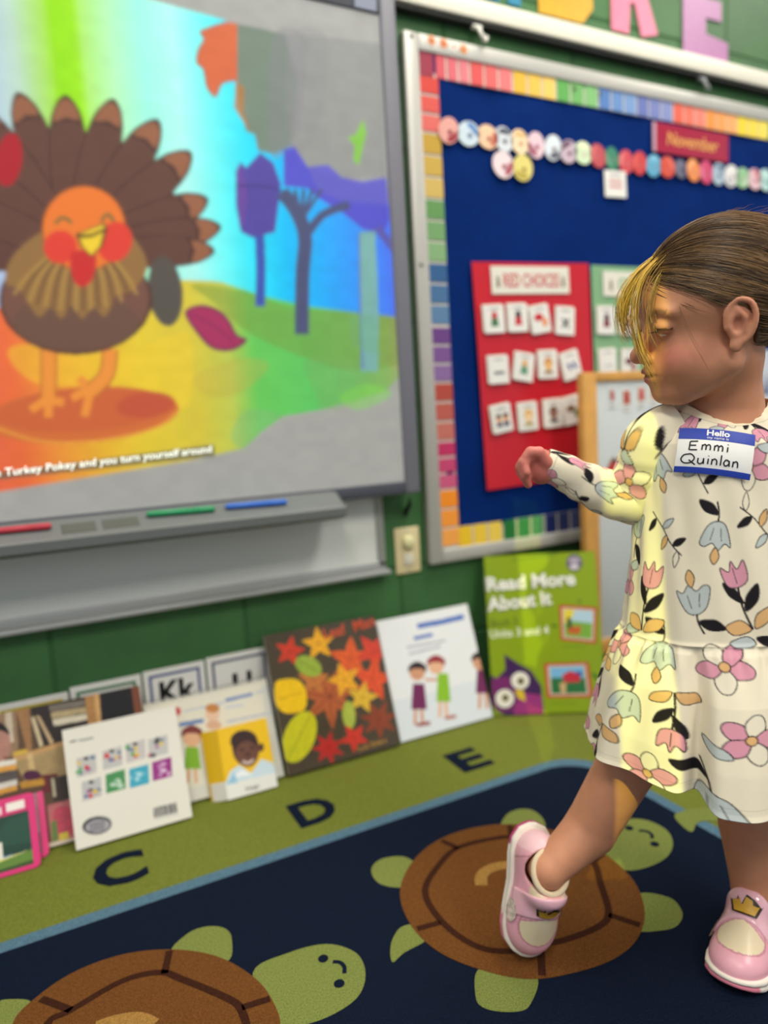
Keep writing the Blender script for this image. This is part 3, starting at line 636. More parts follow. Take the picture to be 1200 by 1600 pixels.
# round calendar cut-outs
CY = -0.0205
CUT = [(701, 204, 15.5, 21, (222, 160, 150), (150, 30, 50), 'pink and crimson'), (732, 209, 16, 20.5, (200, 216, 226), (80, 130, 190), 'blue and white'), (762, 214, 15, 20, (236, 196, 160), (190, 90, 70), 'peach'), (787, 218, 13.5, 20, (214, 220, 226), (60, 66, 80), 'white and black'), (812, 222, 14, 19, (240, 214, 176), (226, 180, 120), 'cream'), (837, 227, 13.5, 20, (226, 196, 206), (150, 40, 76), 'pale pink'), (864, 231, 13, 20, (216, 224, 230), (70, 70, 90), 'white with dark patch'), (888, 237, 12.5, 19, (196, 176, 190), (100, 60, 84), 'mauve'), (911, 239, 12.5, 19, (206, 226, 190), (240, 240, 200), 'pale green'), (934, 243.5, 12, 19, (190, 76, 84), (214, 110, 110), 'dusty red'),
       (956, 248, 10.5, 18, (54, 130, 100), (100, 160, 130), 'dark green'), (978, 253, 11.5, 18, (206, 72, 82), (220, 120, 120), 'rose red'), (999, 255, 11, 18, (204, 62, 66), (222, 100, 90), 'bright red'), (1021, 259, 11, 18, (92, 166, 200), (130, 190, 214), 'sky blue'), (1042.5, 261, 11, 17.5, (212, 78, 60), (226, 110, 90), 'orange red'), (1063.5, 264, 9, 15, (110, 110, 130), (60, 60, 100), 'grey'), (1083, 266, 10, 17.5, (232, 140, 80), (240, 176, 120), 'orange'), (1103, 269, 10.5, 17.5, (206, 70, 112), (220, 120, 150), 'magenta'), (1122.5, 272, 10, 17, (170, 190, 206), (90, 110, 140), 'blue grey'), (1142, 275, 10.5, 17.5, (232, 230, 226), (190, 190, 200), 'plain white'), (1160, 278, 10, 17, (150, 196, 150), (200, 220, 190), 'mint green'), (1179, 280, 10, 17, (232, 196, 204), (200, 100, 110), 'white and pink'), (1196, 281.5, 10, 17, (190, 226, 220), (120, 190, 180), 'pale turquoise'),
       (786, 257.5, 16.5, 20.5, (232, 212, 216), (166, 60, 80), 'blush pink'), (816.5, 262.5, 15.5, 20, (222, 208, 120), (180, 160, 60), 'mustard yellow')]
for i, (px, py, rx, ry, c1, c2, nm) in enumerate(CUT):
    p = W(px, py, CY); Rz = ry*abs(W(px, py-10, CY)[2]-W(px, py+10, CY)[2])/20; Rx = abs(W(px+rx, py, CY)[0]-p[0])*1.03
    lb = nm+' round calendar cut-out in the row across the navy board' if i < 23 else nm+' round calendar cut-out hanging just below the row on the navy board'
    t = empty('calendar_cutout', (p[0], CY, p[2])); tag(t, lb, 'paper cutout', 'round calendar cut-outs on the board')
    th_ = np.linspace(0, 2*PI, 24, endpoint=False); r_ = 1+0.05*np.sin(th_*2+i)
    obj('card', prism_mesh('card', np.stack([Rx*r_*np.cos(th_), Rz*r_*np.sin(th_)], 1), -0.0012, 0.0, mat('cut_%d_%d_%d' % c1, c1, 0.45)), t)
    s0 = random.Random(i); a0 = s0.uniform(0, 6.28)
    arc = [(Rx*0.86*math.cos(a0+a), Rz*0.86*math.sin(a0+a)) for a in np.linspace(-0.9, 0.9, 9)]+[(Rx*0.45*math.cos(a0+a), Rz*0.45*math.sin(a0+a)) for a in np.linspace(0.7, -0.7, 7)]
    obj('printed_patch', prism_mesh('printed_patch', arc, -0.0016, -0.0012, mat('cut_%d_%d_%d' % c2, c2, 0.45)), t)
    obj('printed_dot', prism_mesh('printed_dot', [(Rx*(0.1+0.22*math.cos(a)), Rz*(-0.15+0.22*math.sin(a))) for a in np.linspace(0, 2*PI, 10, endpoint=False)], -0.0016, -0.0012, mat('cut_%d_%d_%d' % mixc(c2, 0.3, (120, 60, 60)), mixc(c2, 0.3, (120, 60, 60)), 0.45)), t)

def wall_panel(px, y, w_=None):
    """panel on a plane parallel to the wall from four photo corners TL,TR,BR,BL (sheared a little if it hangs askew)"""
    TL, TR, BR, BL = [W(*p, y) for p in px]
    ex = ((TR-TL)+(BR-BL))/2; ez = ((TL-BL)+(TR-BR))/2
    c = (TL+TR+BR+BL)/4; w0 = np.linalg.norm(ex); h0 = np.linalg.norm(ez); e1 = ex/w0; e2 = ez-e1*np.dot(ez, e1); e2 /= np.linalg.norm(e2)
    return Panel(c-e1*w0/2-e2*h0/2, e1, e2, w0, h0)
def panel_root(name, pn, label, cat, group=None):
    t = empty(name, M=pn.M); tag(t, label, cat, group); return t
def rect(x0, z0, x1, z1): return [(x0, z0), (x1, z0), (x1, z1), (x0, z1)]
def local(name, me, t, x=0, y=0, z=0, rot=0):
    o = obj(name, me, t); o.location = (x, y, z); o.rotation_euler = (0, -math.radians(rot), 0); return o
M_card = mat('card_white', (232, 230, 224), 0.35, 0.4)
# November banner
pn = wall_panel([(1019, 189), (1137, 211.5), (1138, 254), (1020, 236.5)], -0.021)
t = panel_root('month_banner', pn, 'crimson banner reading November in gold, below the orange border of the board', 'sign')
local('sheet', prism_mesh('sheet', rect(0, 0, pn.w, pn.h), -0.001, 0, mat('crimson_gloss', (166, 34, 64), 0.18, 0.5)), t)
local('edge_tape', prism_mesh('edge_tape', rect(0, 0.0, 0.012, pn.h), -0.0014, -0.001, mat('tape', (196, 160, 176), 0.3)), t)
local('lettering', text_mesh('lettering', 'November', 0.06, mat('gold_print', (226, 168, 84), 0.4), bold=0.01, width=pn.w*0.68, height=pn.h*0.46, shear=0.15), t, pn.w*0.17, -0.0013, pn.h*0.30)
# small white card
pn = wall_panel([(943, 266), (976, 267.5), (980, 310), (946, 306.5)], -0.021)
t = panel_root('note_card', pn, 'small white note card with faint red print pinned below the calendar row', 'card')
local('sheet', prism_mesh('sheet', rect(0, 0, pn.w, pn.h), -0.001, 0, M_card), t)
for k in range(2): local('print_line', prism_mesh('print_line', rect(pn.w*0.2, 0, pn.w*0.8, 0.007), -0.0014, -0.001, mat('faint_red', (206, 140, 140), 0.5)), t, 0, 0, pn.h*(0.55-0.2*k))
local('print_head', prism_mesh('print_head', rect(pn.w*0.25, pn.h*0.8, pn.w*0.75, pn.h*0.86), -0.0014, -0.001, mat('faint_grey', (150, 150, 150), 0.5)), t)

# choice posters with picture cards
def poster(px, y, label, c, title, tc, tpx):
    pn = wall_panel(px, y); t = panel_root('choice_poster', pn, label, 'poster')
    n = 24; X, Z = np.meshgrid(np.linspace(0, pn.w, n), np.linspace(0, pn.h, n))
    Yc = 0.001*np.sin(X*26+1)*np.sin(Z*13)
    V = np.stack([X.ravel(), (Yc-0.0022).ravel(), Z.ravel()], 1); i = (np.arange(n-1)[:, None]*n+np.arange(n-1)[None]).ravel()
    local('sheet', fast_mesh('sheet', V, np.stack([i, i+1, i+1+n, i+n], 1), mat('gloss_%d%d%d' % c, c, 0.28, 0.4)), t)
    P = pn.poly(tpx); x0, z0, x1, z1 = P[:, 0].min(), P[:, 1].min(), P[:, 0].max(), P[:, 1].max()
    local('title_strip', prism_mesh('title_strip', rect(x0, z0, x1, z1), -0.0055, -0.004, mat('title_white', (226, 222, 208), 0.4)), t)
    local('lettering', text_mesh('lettering', title, 0.04, mat('title_ink_%d' % tc[0], tc, 0.5), bold=0.012, width=(x1-x0)*0.72, height=(z1-z0)*0.5), t, x0+(x1-x0)*0.14, -0.0059, z0+(z1-z0)*0.25)
    for k in (0.06, 0.90): local('printed_arrow', prism_mesh('printed_arrow', [(0, 0.006), (0.005, 0.0), (0.01, 0.006), (0.008, 0.03), (0.002, 0.03)], -0.0059, -0.0055, mat('ink_brown', (110, 90, 60), 0.5)), t, x0+(x1-x0)*k, 0, z0+(z1-z0)*0.2)
    return pn
red = poster([(735, 408), (913, 413), (938, 738), (762, 767)], -0.0225, 'glossy red poster titled RED CHOICES holding rows of picture cards', (196, 30, 44), 'RED CHOICES', (196, 60, 70), [(765, 416), (886, 420), (886, 459), (767, 457)])
grn = poster([(917, 418), (1120, 420), (1135, 720), (938, 738)], -0.0225, 'pale green poster with picture cards, right of the red poster', (128, 172, 128), 'GREEN CHOICES', (100, 160, 100), [(941, 428), (1092, 430), (1092, 465), (941, 463)])
ICON = ['figure', 'figure', 'blob', 'cross', 'bar', 'figure', 'face', 'hands', 'two', 'face', 'figure', 'blob']
def picture_card(px, py, tilt, icon, c1, c2, label, group, y=-0.030, sx=35, sy=43):
    p = W(px, py, y); s_ = abs(W(px, py-10, y)[2]-W(px, py+10, y)[2])/20; wd = 0.061; ht = sy*s_
    t = empty('picture_card', (p[0], y, p[2])); t.rotation_euler = (0, math.radians(tilt), 0); tag(t, label, 'card', group)
    obj('under_card', prism_mesh('under_card', [(-wd/2-0.005, -ht/2+0.003), (wd/2-0.004, -ht/2+0.004), (wd/2-0.004, ht/2+0.004), (-wd/2-0.005, ht/2+0.003)], -0.0008, 0.0008, mat('card_cream', (218, 210, 198), 0.45)), t)
    obj('sheet', prism_mesh('sheet', rect(-wd/2, -ht/2, wd/2, ht/2), -0.0025, -0.0009, M_card), t)
    lay = [0]
    def shape(nm, P, c):
        lay[0] += 1; obj(nm, prism_mesh(nm, P, -0.0025-0.0003*lay[0], -0.0025, mat('icon_%d_%d_%d' % c, c, 0.5)), t)
    cir = lambda cx, cz, r, rz=None: [(cx+r*math.cos(a), cz+(rz or r)*math.sin(a)) for a in np.linspace(0, 2*PI, 14, endpoint=False)]
    if icon == 'figure':
        shape('printed_body', [(-0.012, -0.018), (0.012, -0.018), (0.009, 0.004), (-0.009, 0.004)], c1); shape('printed_head', cir(0, 0.010, 0.009), c2)
    elif icon == 'blob':
        shape('printed_shape', cir(-0.006, 0.006, 0.015, 0.010), c1); shape('printed_hand', cir(0.012, -0.009, 0.009, 0.012), c2)
    elif icon == 'cross':
        shape('printed_bar', [(-0.014, -0.016), (-0.008, -0.018), (0.014, 0.004), (0.008, 0.008)], c1); shape('printed_bar', [(0.014, -0.016), (0.008, -0.018), (-0.014, 0.004), (-0.008, 0.008)], c2)
    elif icon == 'bar':
        shape('printed_bar', rect(-0.016, -0.011, 0.016, -0.004), c1)
    elif icon == 'face':
        shape('printed_hair', cir(0, 0.004, 0.0145, 0.0155), c1); shape('printed_face', cir(0, -0.002, 0.0115, 0.0125), c2); shape('printed_shirt', [(-0.016, -0.024), (0.016, -0.024), (0.010, -0.014), (-0.010, -0.014)], mixc(c1, 0.3, (90, 150, 200)))
    elif icon == 'two':
        for dx in (-0.011, 0.011): shape('printed_face', cir(dx, 0.0, 0.009, 0.010), c2); shape('printed_hair', cir(dx, 0.008, 0.0085, 0.005), c1); shape('printed_shirt', rect(dx-0.008, -0.020, dx+0.008, -0.009), mixc(c1, 0.4, (60, 120, 200)))
    elif icon == 'hands':
        shape('printed_bar', [(-0.016, 0.006), (-0.008, 0.008), (0.0, -0.008), (-0.008, -0.012)], c1); shape('printed_bar', [(0.002, 0.006), (0.010, 0.008), (0.018, -0.008), (0.010, -0.012)], c2)
    shape('print_line', rect(-0.014, ht/2-0.010, 0.014, ht/2-0.007), (150, 150, 150))
    return t
rowname = ['top', 'middle', 'bottom']
RC = [[(772, 499, -3, 'figure', (70, 120, 80), (196, 60, 60), 'person in green'), (809, 497, -2, 'figure', (200, 50, 60), (40, 40, 50), 'dark figure in red'), (844, 499, -9, 'blob', (196, 40, 50), (232, 150, 100), 'red object and hand'), (883, 502, 3, 'cross', (40, 48, 52), (50, 60, 60), 'black cross')],
      [(779, 578, -2, 'bar', (90, 96, 110), (90, 90, 90), 'single grey bar'), (818.5, 574, 9, 'figure', (90, 150, 120), (220, 170, 110), 'two tone child'), (856, 570, -1, 'face', (196, 130, 60), (232, 180, 110), 'blond smiling face'), (892, 571, -14, 'hands', (40, 70, 150), (30, 60, 140), 'blue shoes')],
      [(784, 654, -8, 'two', (60, 40, 36), (226, 170, 130), 'pair of children'), (825, 651, -3, 'face', (220, 170, 70), (240, 206, 160), 'yellow haired face'), (864, 646, -2, 'face', (110, 70, 60), (150, 110, 90), 'brown haired face'), (894, 641, -10, 'blob', (130, 96, 66), (110, 140, 90), 'brown and green shape')]]
for r_, row in enumerate(RC):
    for (px, py, tl, ic, c1, c2, nm) in row:
        picture_card(px, py, -tl*-1, ic, c1, c2, 'white picture card with '+nm+' in the '+rowname[r_]+' row of the red poster', 'picture cards on the red poster')
for px, py, tl, ic, c1, c2, nm in ((947, 501, 0, 'figure', (120, 30, 50), (60, 30, 40), 'dark red figure in the upper row'), (981, 502, 4, 'blob', (226, 160, 110), (220, 150, 100), 'orange hand in the upper row'), (950, 567, -3, 'bar', (200, 200, 200), (160, 160, 160), 'pale print in the lower row'), (984, 568, 3, 'blob', (110, 60, 70), (150, 80, 80), 'plum blob in the lower row')):
    picture_card(px, py, tl, ic, c1, c2, 'white picture card with '+nm+' of the green poster', 'picture cards on the green poster')

pn = wall_panel([(1168, 548), (1262, 552), (1268, 640), (1172, 628)], -0.0225)
t = panel_root('striped_paper', pn, 'white paper with blue triangles pinned behind the neck of the child', 'paper')
local('sheet', prism_mesh('sheet', rect(0, 0, pn.w, pn.h), -0.001, 0, mat('paper_pale', (206, 212, 222), 0.5)), t)
for k in range(4): local('printed_triangle', prism_mesh('printed_triangle', [(0, 0), (0.03, 0), (0.022, 0.07)], -0.0014, -0.001, mat('ink_slate', (84, 94, 132), 0.5)), t, 0.004+0.034*k, 0, pn.h*0.2)

# ================================================================== wooden easel
EY = -0.150
M_wood = mat('honey_wood', (206, 152, 78), 0.45, 0.4, noise=0.14, nscale=14)
eTL = W(911, 582, EY); eIn = W(930, 599, EY); ex0 = eTL[0]; ez1 = eTL[2]; ew = 0.60; fw_ = abs(W(935, 650, EY)[0]-W(914, 650, EY)[0])
ea = empty('easel', (ex0+ew/2, EY, -0.010)); tag(ea, 'wooden framed whiteboard easel standing in front of the bulletin board behind the child', 'easel')
def eb(name, lo, hi, m, bev=0.002):
    o = box(name, lo, hi, m, ea, bev); o.location = (-ew/2, 0, 0.010); return o
ft = 0.024
eb('frame_stile', (0, 0, -0.010), (fw_, ft, ez1), M_wood); eb('frame_stile', (ew-fw_, 0, -0.010), (ew, ft, ez1), M_wood)
eb('frame_rail', (fw_, 0, ez1-0.024), (ew-fw_, ft, ez1), M_wood); eb('frame_rail', (fw_, 0, 0.10), (ew-fw_, ft, 0.14), M_wood)
eb('board', (fw_-0.004, 0.006, 0.13), (ew-fw_+0.004, 0.014, ez1-0.02), mat('easel_white', (198, 204, 204), 0.2, 0.5))
# rear leg frame so that it stands (inside the lean, towards the wall)
for sx_ in (0.08, ew-fw_-0.08):
    L_ = math.hypot(ez1-0.05, 0.085)
    o = obj('rear_leg', bevel_box_mesh('rear_leg', (sx_, 0, 0), (sx_+fw_, 0.014, L_), M_wood, 0.002), ea); o.location = (-ew/2, 0.112, 0.0); o.rotation_euler = (math.atan2(0.085, ez1-0.05), 0, 0)
EM = [(958, 618, 0, (200, 206, 206), (186, 60, 52), 'red bar'), (981, 622, 0, (190, 120, 100), (186, 52, 42), 'red coat'), (1004, 617, 0, (206, 150, 140), (196, 60, 50), 'red dress'), (1023, 614, 0, (214, 190, 170), (200, 110, 70), 'orange coat')]
for i, (px, py, tl, c1, c2, nm) in enumerate(EM):
    p = W(px, py, EY); t = empty('photo_magnet', (p[0], EY+0.006, p[2])); tag(t, 'small photo card with '+nm+' in the row at the top of the easel whiteboard', 'card', 'photo cards on the easel')
    obj('sheet', prism_mesh('sheet', rect(-0.014, -0.032, 0.014, 0.022), -0.0018, -0.0002, M_card), t)
    obj('photo', prism_mesh('photo', rect(-0.0125, -0.016, 0.0125, 0.020), -0.0024, -0.0018, mat('mag_a%d' % i, c1, 0.4)), t)
    obj('photo_subject', prism_mesh('photo_subject', [(-0.005, -0.012), (0.006, -0.012), (0.007, 0.004), (0.0, 0.018), (-0.006, 0.006)], -0.0028, -0.0024, mat('mag_b%d' % i, c2, 0.4)), t)
    obj('print_line', prism_mesh('print_line', rect(-0.009, -0.026, 0.009, -0.022), -0.0022, -0.0018, mat('faint_grey', (150, 150, 150), 0.5)), t)
p = W(957, 733, EY); t = empty('photo_magnet', (p[0], EY+0.006, p[2])); t.rotation_euler = (0, math.radians(38), 0)
tag(t, 'tilted dark photo card with red subject low on the easel whiteboard beside the sleeve', 'card', 'photo cards on the easel')
obj('sheet', prism_mesh('sheet', rect(-0.020, -0.030, 0.020, 0.030), -0.0018, -0.0002, mat('mag_dark', (96, 84, 80), 0.4)), t)
obj('photo', prism_mesh('photo', rect(-0.011, -0.024, 0.016, 0.018), -0.0024, -0.0018, mat('mag_red', (190, 62, 50), 0.4)), t)
obj('sheet_edge', prism_mesh('sheet_edge', rect(-0.020, -0.030, -0.016, 0.030), -0.0024, -0.0018, M_card), t)
# ================================================================== books and cards along the wall
M_page = mat('page_edges', (226, 220, 204), 0.8)
M_print = mat('printed_cover', attr='Col', rough=0.28, spec=0.4, coat=0.15)
def lean_panel(BL, BR, top_l, top_r):
    """bottom corners on the rug, top corners in space"""
    BL, BR, TL, TR = [np.asarray(v, float) for v in (BL, BR, top_l, top_r)]
    ex = BR-BL; ez = (TL+TR)/2-(BL+BR)/2; return Panel(BL, ex, ez, np.linalg.norm(ex), np.linalg.norm(ez))
def book(name, pn, label, cat, th, cov, bg, draw, res=0.0018, bev=0.0008, group='books and cards leaning along the wall'):
    pn.o = pn.o+np.array([0, 0, th*abs(pn.n[2])+0.0004]); pn.M.translation = Vector(pn.o)
    t = panel_root(name, pn, label, cat, group)
    w_, h_ = pn.w, pn.h; ct = 0.0014
    local('front_cover', bevel_box_mesh('front_cover', (0, 0, 0), (w_, ct, h_), cov, bev, 1), t)
    if th > 0.004:
        local('page_block', bevel_box_mesh('page_block', (0.001, ct+0.0002, 0.002), (w_-0.003, th-ct-0.0002, h_-0.002), M_page, 0.0004, 1), t)
        local('back_cover', bevel_box_mesh('back_cover', (0, th-ct, 0), (w_, th, h_), cov, bev, 1), t)
    cv = Canvas(pn, res, bg); draw(cv, pn, t)
    local('cover_print', cv.mesh('cover_print', M_print, 0.0004), t)
    return t
def ptext(pn, t, body, pa, pb, hpx, c, bold=0.01, shear=0.0, nm='lettering', lift=0.0008, xs=1.0):
    a = pn.uv(*pa); b = pn.uv(*pb); hh = np.linalg.norm(pn.uv(pa[0], pa[1]-hpx/2)-pn.uv(pa[0], pa[1]+hpx/2))
    me = text_mesh(nm, body, 0.05, mat('ink_%d_%d_%d' % tuple(c), c, 0.4), bold=bold, shear=shear, width=np.linalg.norm(b-a)*xs, height=hh)
    o = local(nm, me, t, a[0], -lift, a[1], math.degrees(math.atan2(b[1]-a[1], b[0]-a[0]))); return o
Wc = mat('white_cover', (228, 224, 214), 0.3, 0.4, coat=0.2)

# --- alphabet cards against the wall
def abc_card(x0p, x1p, ytl, ytr, letters, bc, label, lpx=None):
    p0 = W(x0p, ytl, -0.012); p1 = W(x1p, ytr, -0.012); zt = (p0[2]+p1[2])/2
    pn = Panel((p0[0], -0.012, -0.010), (1, 0, 0), (0, 0, 1), p1[0]-p0[0], zt+0.010)
    t = panel_root('alphabet_card', pn, label, 'letter card', 'alphabet cards behind the books')
    local('sheet', prism_mesh('sheet', rect(0.001, 0, pn.w-0.001, pn.h), 0, 0.0014, M_card), t)
    m = mat('border_%d_%d_%d' % bc, bc, 0.5); i_, k_ = 0.012, 0.0055; w_, h_ = pn.w, pn.h; lo = h_-0.16
    P = [(i_, lo), (i_+k_, lo), (i_+k_, h_-i_-k_), (w_-i_-k_, h_-i_-k_), (w_-i_-k_, lo), (w_-i_, lo), (w_-i_, h_-i_), (i_, h_-i_)]
    local('printed_border', prism_mesh('printed_border', P, -0.0005, 0, m), t)
    if letters:
        me = text_mesh('lettering', letters, 0.068, mat('black_ink', (16, 16, 18), 0.5), bold=0.035, width=w_*0.58 if letters != 'Ll' else None)
        if letters == 'Ll': me.transform(Matrix.Scale(1.0, 4))
        local('lettering', me, t, w_*0.22 if letters != 'Ll' else w_*0.36, -0.0008, h_-(0.078 if letters != 'Ll' else 0.096))
    return pn
abc_card(-12, 106, 1108, 1077, None, (196, 176, 60), 'alphabet card with yellow border standing behind the bookshelf picture book')
abc_card(108, 220, 1076, 1052, 'Jj', (52, 120, 84), 'alphabet card with dark green border, partly behind the bookshelf picture book')
abc_card(222, 319, 1052, 1030, 'Kk', (66, 84, 140), 'alphabet card reading Kk with blue border standing against the wall')
p0 = abc_card(321, 421, 1030, 1008, 'Ll', (66, 76, 110), 'alphabet card with two tall black strokes and dark border, right of the Kk card')

# --- photograph book with shelves (behind, far left)
TLp = W(214, 1074, -0.050); BRl = np.array([TLp[0]+0.004, -0.146, 0.0])
pn = lean_panel((BRl[0]-0.40, -0.146, 0), BRl, (TLp[0]-0.40, -0.05, TLp[2]), TLp)
def d(cv, pn, t):
    cv.fill([(-200, 1050), (300, 1050), (300, 1400), (-200, 1400)], (92, 70, 50))
    cv.fill([(-20, 1115), (25, 1110), (30, 1180), (-20, 1190)], (150, 120, 90)); cv.fill([(8, 1112), (18, 1111), (22, 1160), (10, 1162)], (206, 190, 168))
    cv.fill([(48, 1105), (140, 1088), (150, 1160), (60, 1180)], (44, 34, 28)); cv.fill([(25, 1108), (46, 1104), (50, 1175), (43, 1176)], (160, 116, 74))
    cv.fill([(48, 1122), (54, 1120), (68, 1165), (62, 1168)], (206, 186, 150)); cv.fill([(56, 1118), (62, 1120), (84, 1160), (79, 1164)], (196, 168, 128))
    for k, c in enumerate(((120, 110, 100), (176, 156, 116), (210, 200, 176))): cv.fill([(76+3*k, 1103+11*k), (131+2*k, 1094+11*k), (133+2*k, 1103+11*k), (78+3*k, 1113+11*k)], c)
    cv.fill([(132, 1088), (146, 1084), (152, 1135), (138, 1140)], (170, 124, 70)); cv.fill([(146, 1084), (154, 1083), (158, 1133), (152, 1135)], (206, 160, 100))
    cv.fill([(155, 1083), (216, 1070), (222, 1125), (160, 1135)], (18, 13, 11)); cv.fill([(204, 1073), (216, 1070), (222, 1115), (210, 1117)], (120, 66, 40))
    cv.fill([(20, 1182), (100, 1158), (104, 1164), (22, 1190)], (196, 152, 98)); cv.fill([(22, 1190), (100, 1165), (106, 1210), (40, 1222)], (170, 144, 98)); cv.fill([(42, 1178), (50, 1176), (55, 1205), (46, 1207)], (206, 176, 122))
    cv.ell(50, 1212, 14, 9, (78, 28, 60)); cv.fill([(60, 1212), (90, 1208), (92, 1240), (66, 1238)], (104, 40, 40)); cv.fill([(76, 1216), (110, 1208), (115, 1250), (84, 1252)], (60, 48, 40)); cv.fill([(80, 1216), (84, 1215), (88, 1244), (83, 1245)], (190, 180, 150))
    cv.fill([(30, 1222), (68, 1216), (70, 1226), (34, 1232)], (190, 140, 50)); cv.fill([(20, 1176), (42, 1170), (44, 1176), (22, 1182)], (206, 170, 60))
    cv.fill([(74, 1258), (118, 1246), (124, 1310), (80, 1318)], (190, 110, 110)); cv.fill([(84, 1266), (112, 1262), (116, 1298), (90, 1302)], (196, 76, 96), 1, True); cv.fill([(79, 1284), (88, 1280), (92, 1312), (82, 1316)], (104, 130, 66)); cv.fill([(92, 1302), (106, 1298), (108, 1310), (94, 1314)], (222, 196, 70)); cv.fill([(70, 1318), (125, 1306), (126, 1316), (70, 1328)], (214, 198, 180))
    cv.ell(2, 1162, 15, 28, (178, 128, 112)); cv.fill([(-30, 1140), (-10, 1128), (8, 1134), (15, 1148), (0, 1142), (-20, 1150)], (24, 16, 18), 1, True); cv.line([(5, 1184), (12, 1182)], 3, (140, 70, 70))
    for k, c in enumerate(((226, 220, 206), (220, 160, 66), (84, 76, 72), (88, 80, 78), (214, 210, 200), (206, 150, 60))): cv.fill([(-20, 1193+9*k), (25+k*0.3, 1186+8*k), (26+k*0.3, 1194+8*k), (-20, 1202+9*k)], c)
    cv.noise(0.10, 40, 1)
book('photo_picture_book', pn, 'large picture book with photo of wooden bookshelves and child, behind the white book', 'book', 0.008, mat('cover_brown', (70, 52, 40), 0.35), (92, 70, 50), d)

# --- spiral bound book
TR = W(421, 1062, -0.045); BL = FL(262, 1266); BR = FL(443, 1213); BL[1] = BR[1] = (BL[1]+BR[1])/2-0.004; TL = W(224, 1099, -0.045)
ww = BR[0]-BL[0]; TR2 = TR.copy(); TL2 = TR-np.array([ww, 0, 0]); TR2[0] = BR[0]; TL2[0] = BL[0]
BL[0] = min(BL[0], TL[0]); TL2[0] = BL[0]
pn = lean_panel(BL, BR, TL2, TR2)
def kid(cv, hx, hy, r, hair, skin, dress, bx, by, bw, bh, legs):
    cv.line([(bx-bw*0.2, by+bh*0.4), (bx-bw*0.25, by+bh*0.5+legs)], 5, skin); cv.line([(bx+bw*0.2, by+bh*0.4), (bx+bw*0.3, by+bh*0.5+legs)], 5, skin)
    cv.fill([(bx-bw*0.4, by-bh/2), (bx+bw*0.4, by-bh/2), (bx+bw*0.6, by+bh/2), (bx-bw*0.5, by+bh/2)], dress)
    cv.ell(hx, hy, r, r*1.1, skin); cv.fill([(hx-r*1.1, hy), (hx-r*1.05, hy-r*0.8), (hx, hy-r*1.35), (hx+r*1.1, hy-r*0.8), (hx+r*1.1, hy), (hx+r*0.6, hy-r*0.4), (hx-r*0.6, hy-r*0.4)], hair, 1, True)
def d(cv, pn, t):
    cv.fill([(220, 1250), (460, 1190), (460, 1240), (220, 1290)], (206, 206, 200), 0.6)
    cv.ell(277, 1112, 6, 7, (196, 60, 66)); cv.line([(288, 1112), (350, 1098)], 2.5, (170, 180, 206)); cv.line([(352, 1095), (394, 1085)], 5, (104, 132, 186)); cv.line([(398, 1083), (420, 1079)], 2.5, (180, 186, 206))
    cv.line([(280, 1133), (318, 1126)], 6, (84, 116, 176)); cv.line([(352, 1106), (380, 1102)], 3, (190, 196, 210)); cv.line([(354, 1128), (424, 1114)], 3, (170, 182, 206))
    kid(cv, 300, 1152, 14, (120, 48, 40), (222, 172, 132), (126, 176, 32), 300, 1184, 24, 34, 22); cv.ell(318, 1150, 5, 4, (120, 48, 40))
    cv.ell(332, 1116, 11, 12, (226, 190, 160)); cv.ell(332, 1107, 11, 7, (196, 130, 66)); cv.ell(334, 1133, 12, 7, (214, 170, 140))
    cv.fill([(222, 1118), (232, 1116), (236, 1150), (226, 1152)], (180, 200, 190), 0.8)
    cv.fill([(408, 1072), (421, 1068), (444, 1212), (430, 1214)], (200, 204, 200), 0.7)
sp = book('spiral_picture_book', pn, 'spiral bound white picture book with cartoon child in green dress, standing behind the yellow book', 'book', 0.010, mat('cover_cream', (216, 210, 190), 0.35), (224, 219, 200), d)
turns = int(pn.w/0.0075); tt = np.linspace(0, turns*2*PI, turns*10)
hel = np.stack([0.004+tt/(2*PI)*0.0075, 0.005+0.0065*np.cos(tt), pn.h-0.001+0.0065*np.sin(tt)], 1)
local('spiral_binding', tube_mesh('spiral_binding', hel, 0.0009, mat('coil_grey', (190, 190, 190), 0.4), 5), sp)

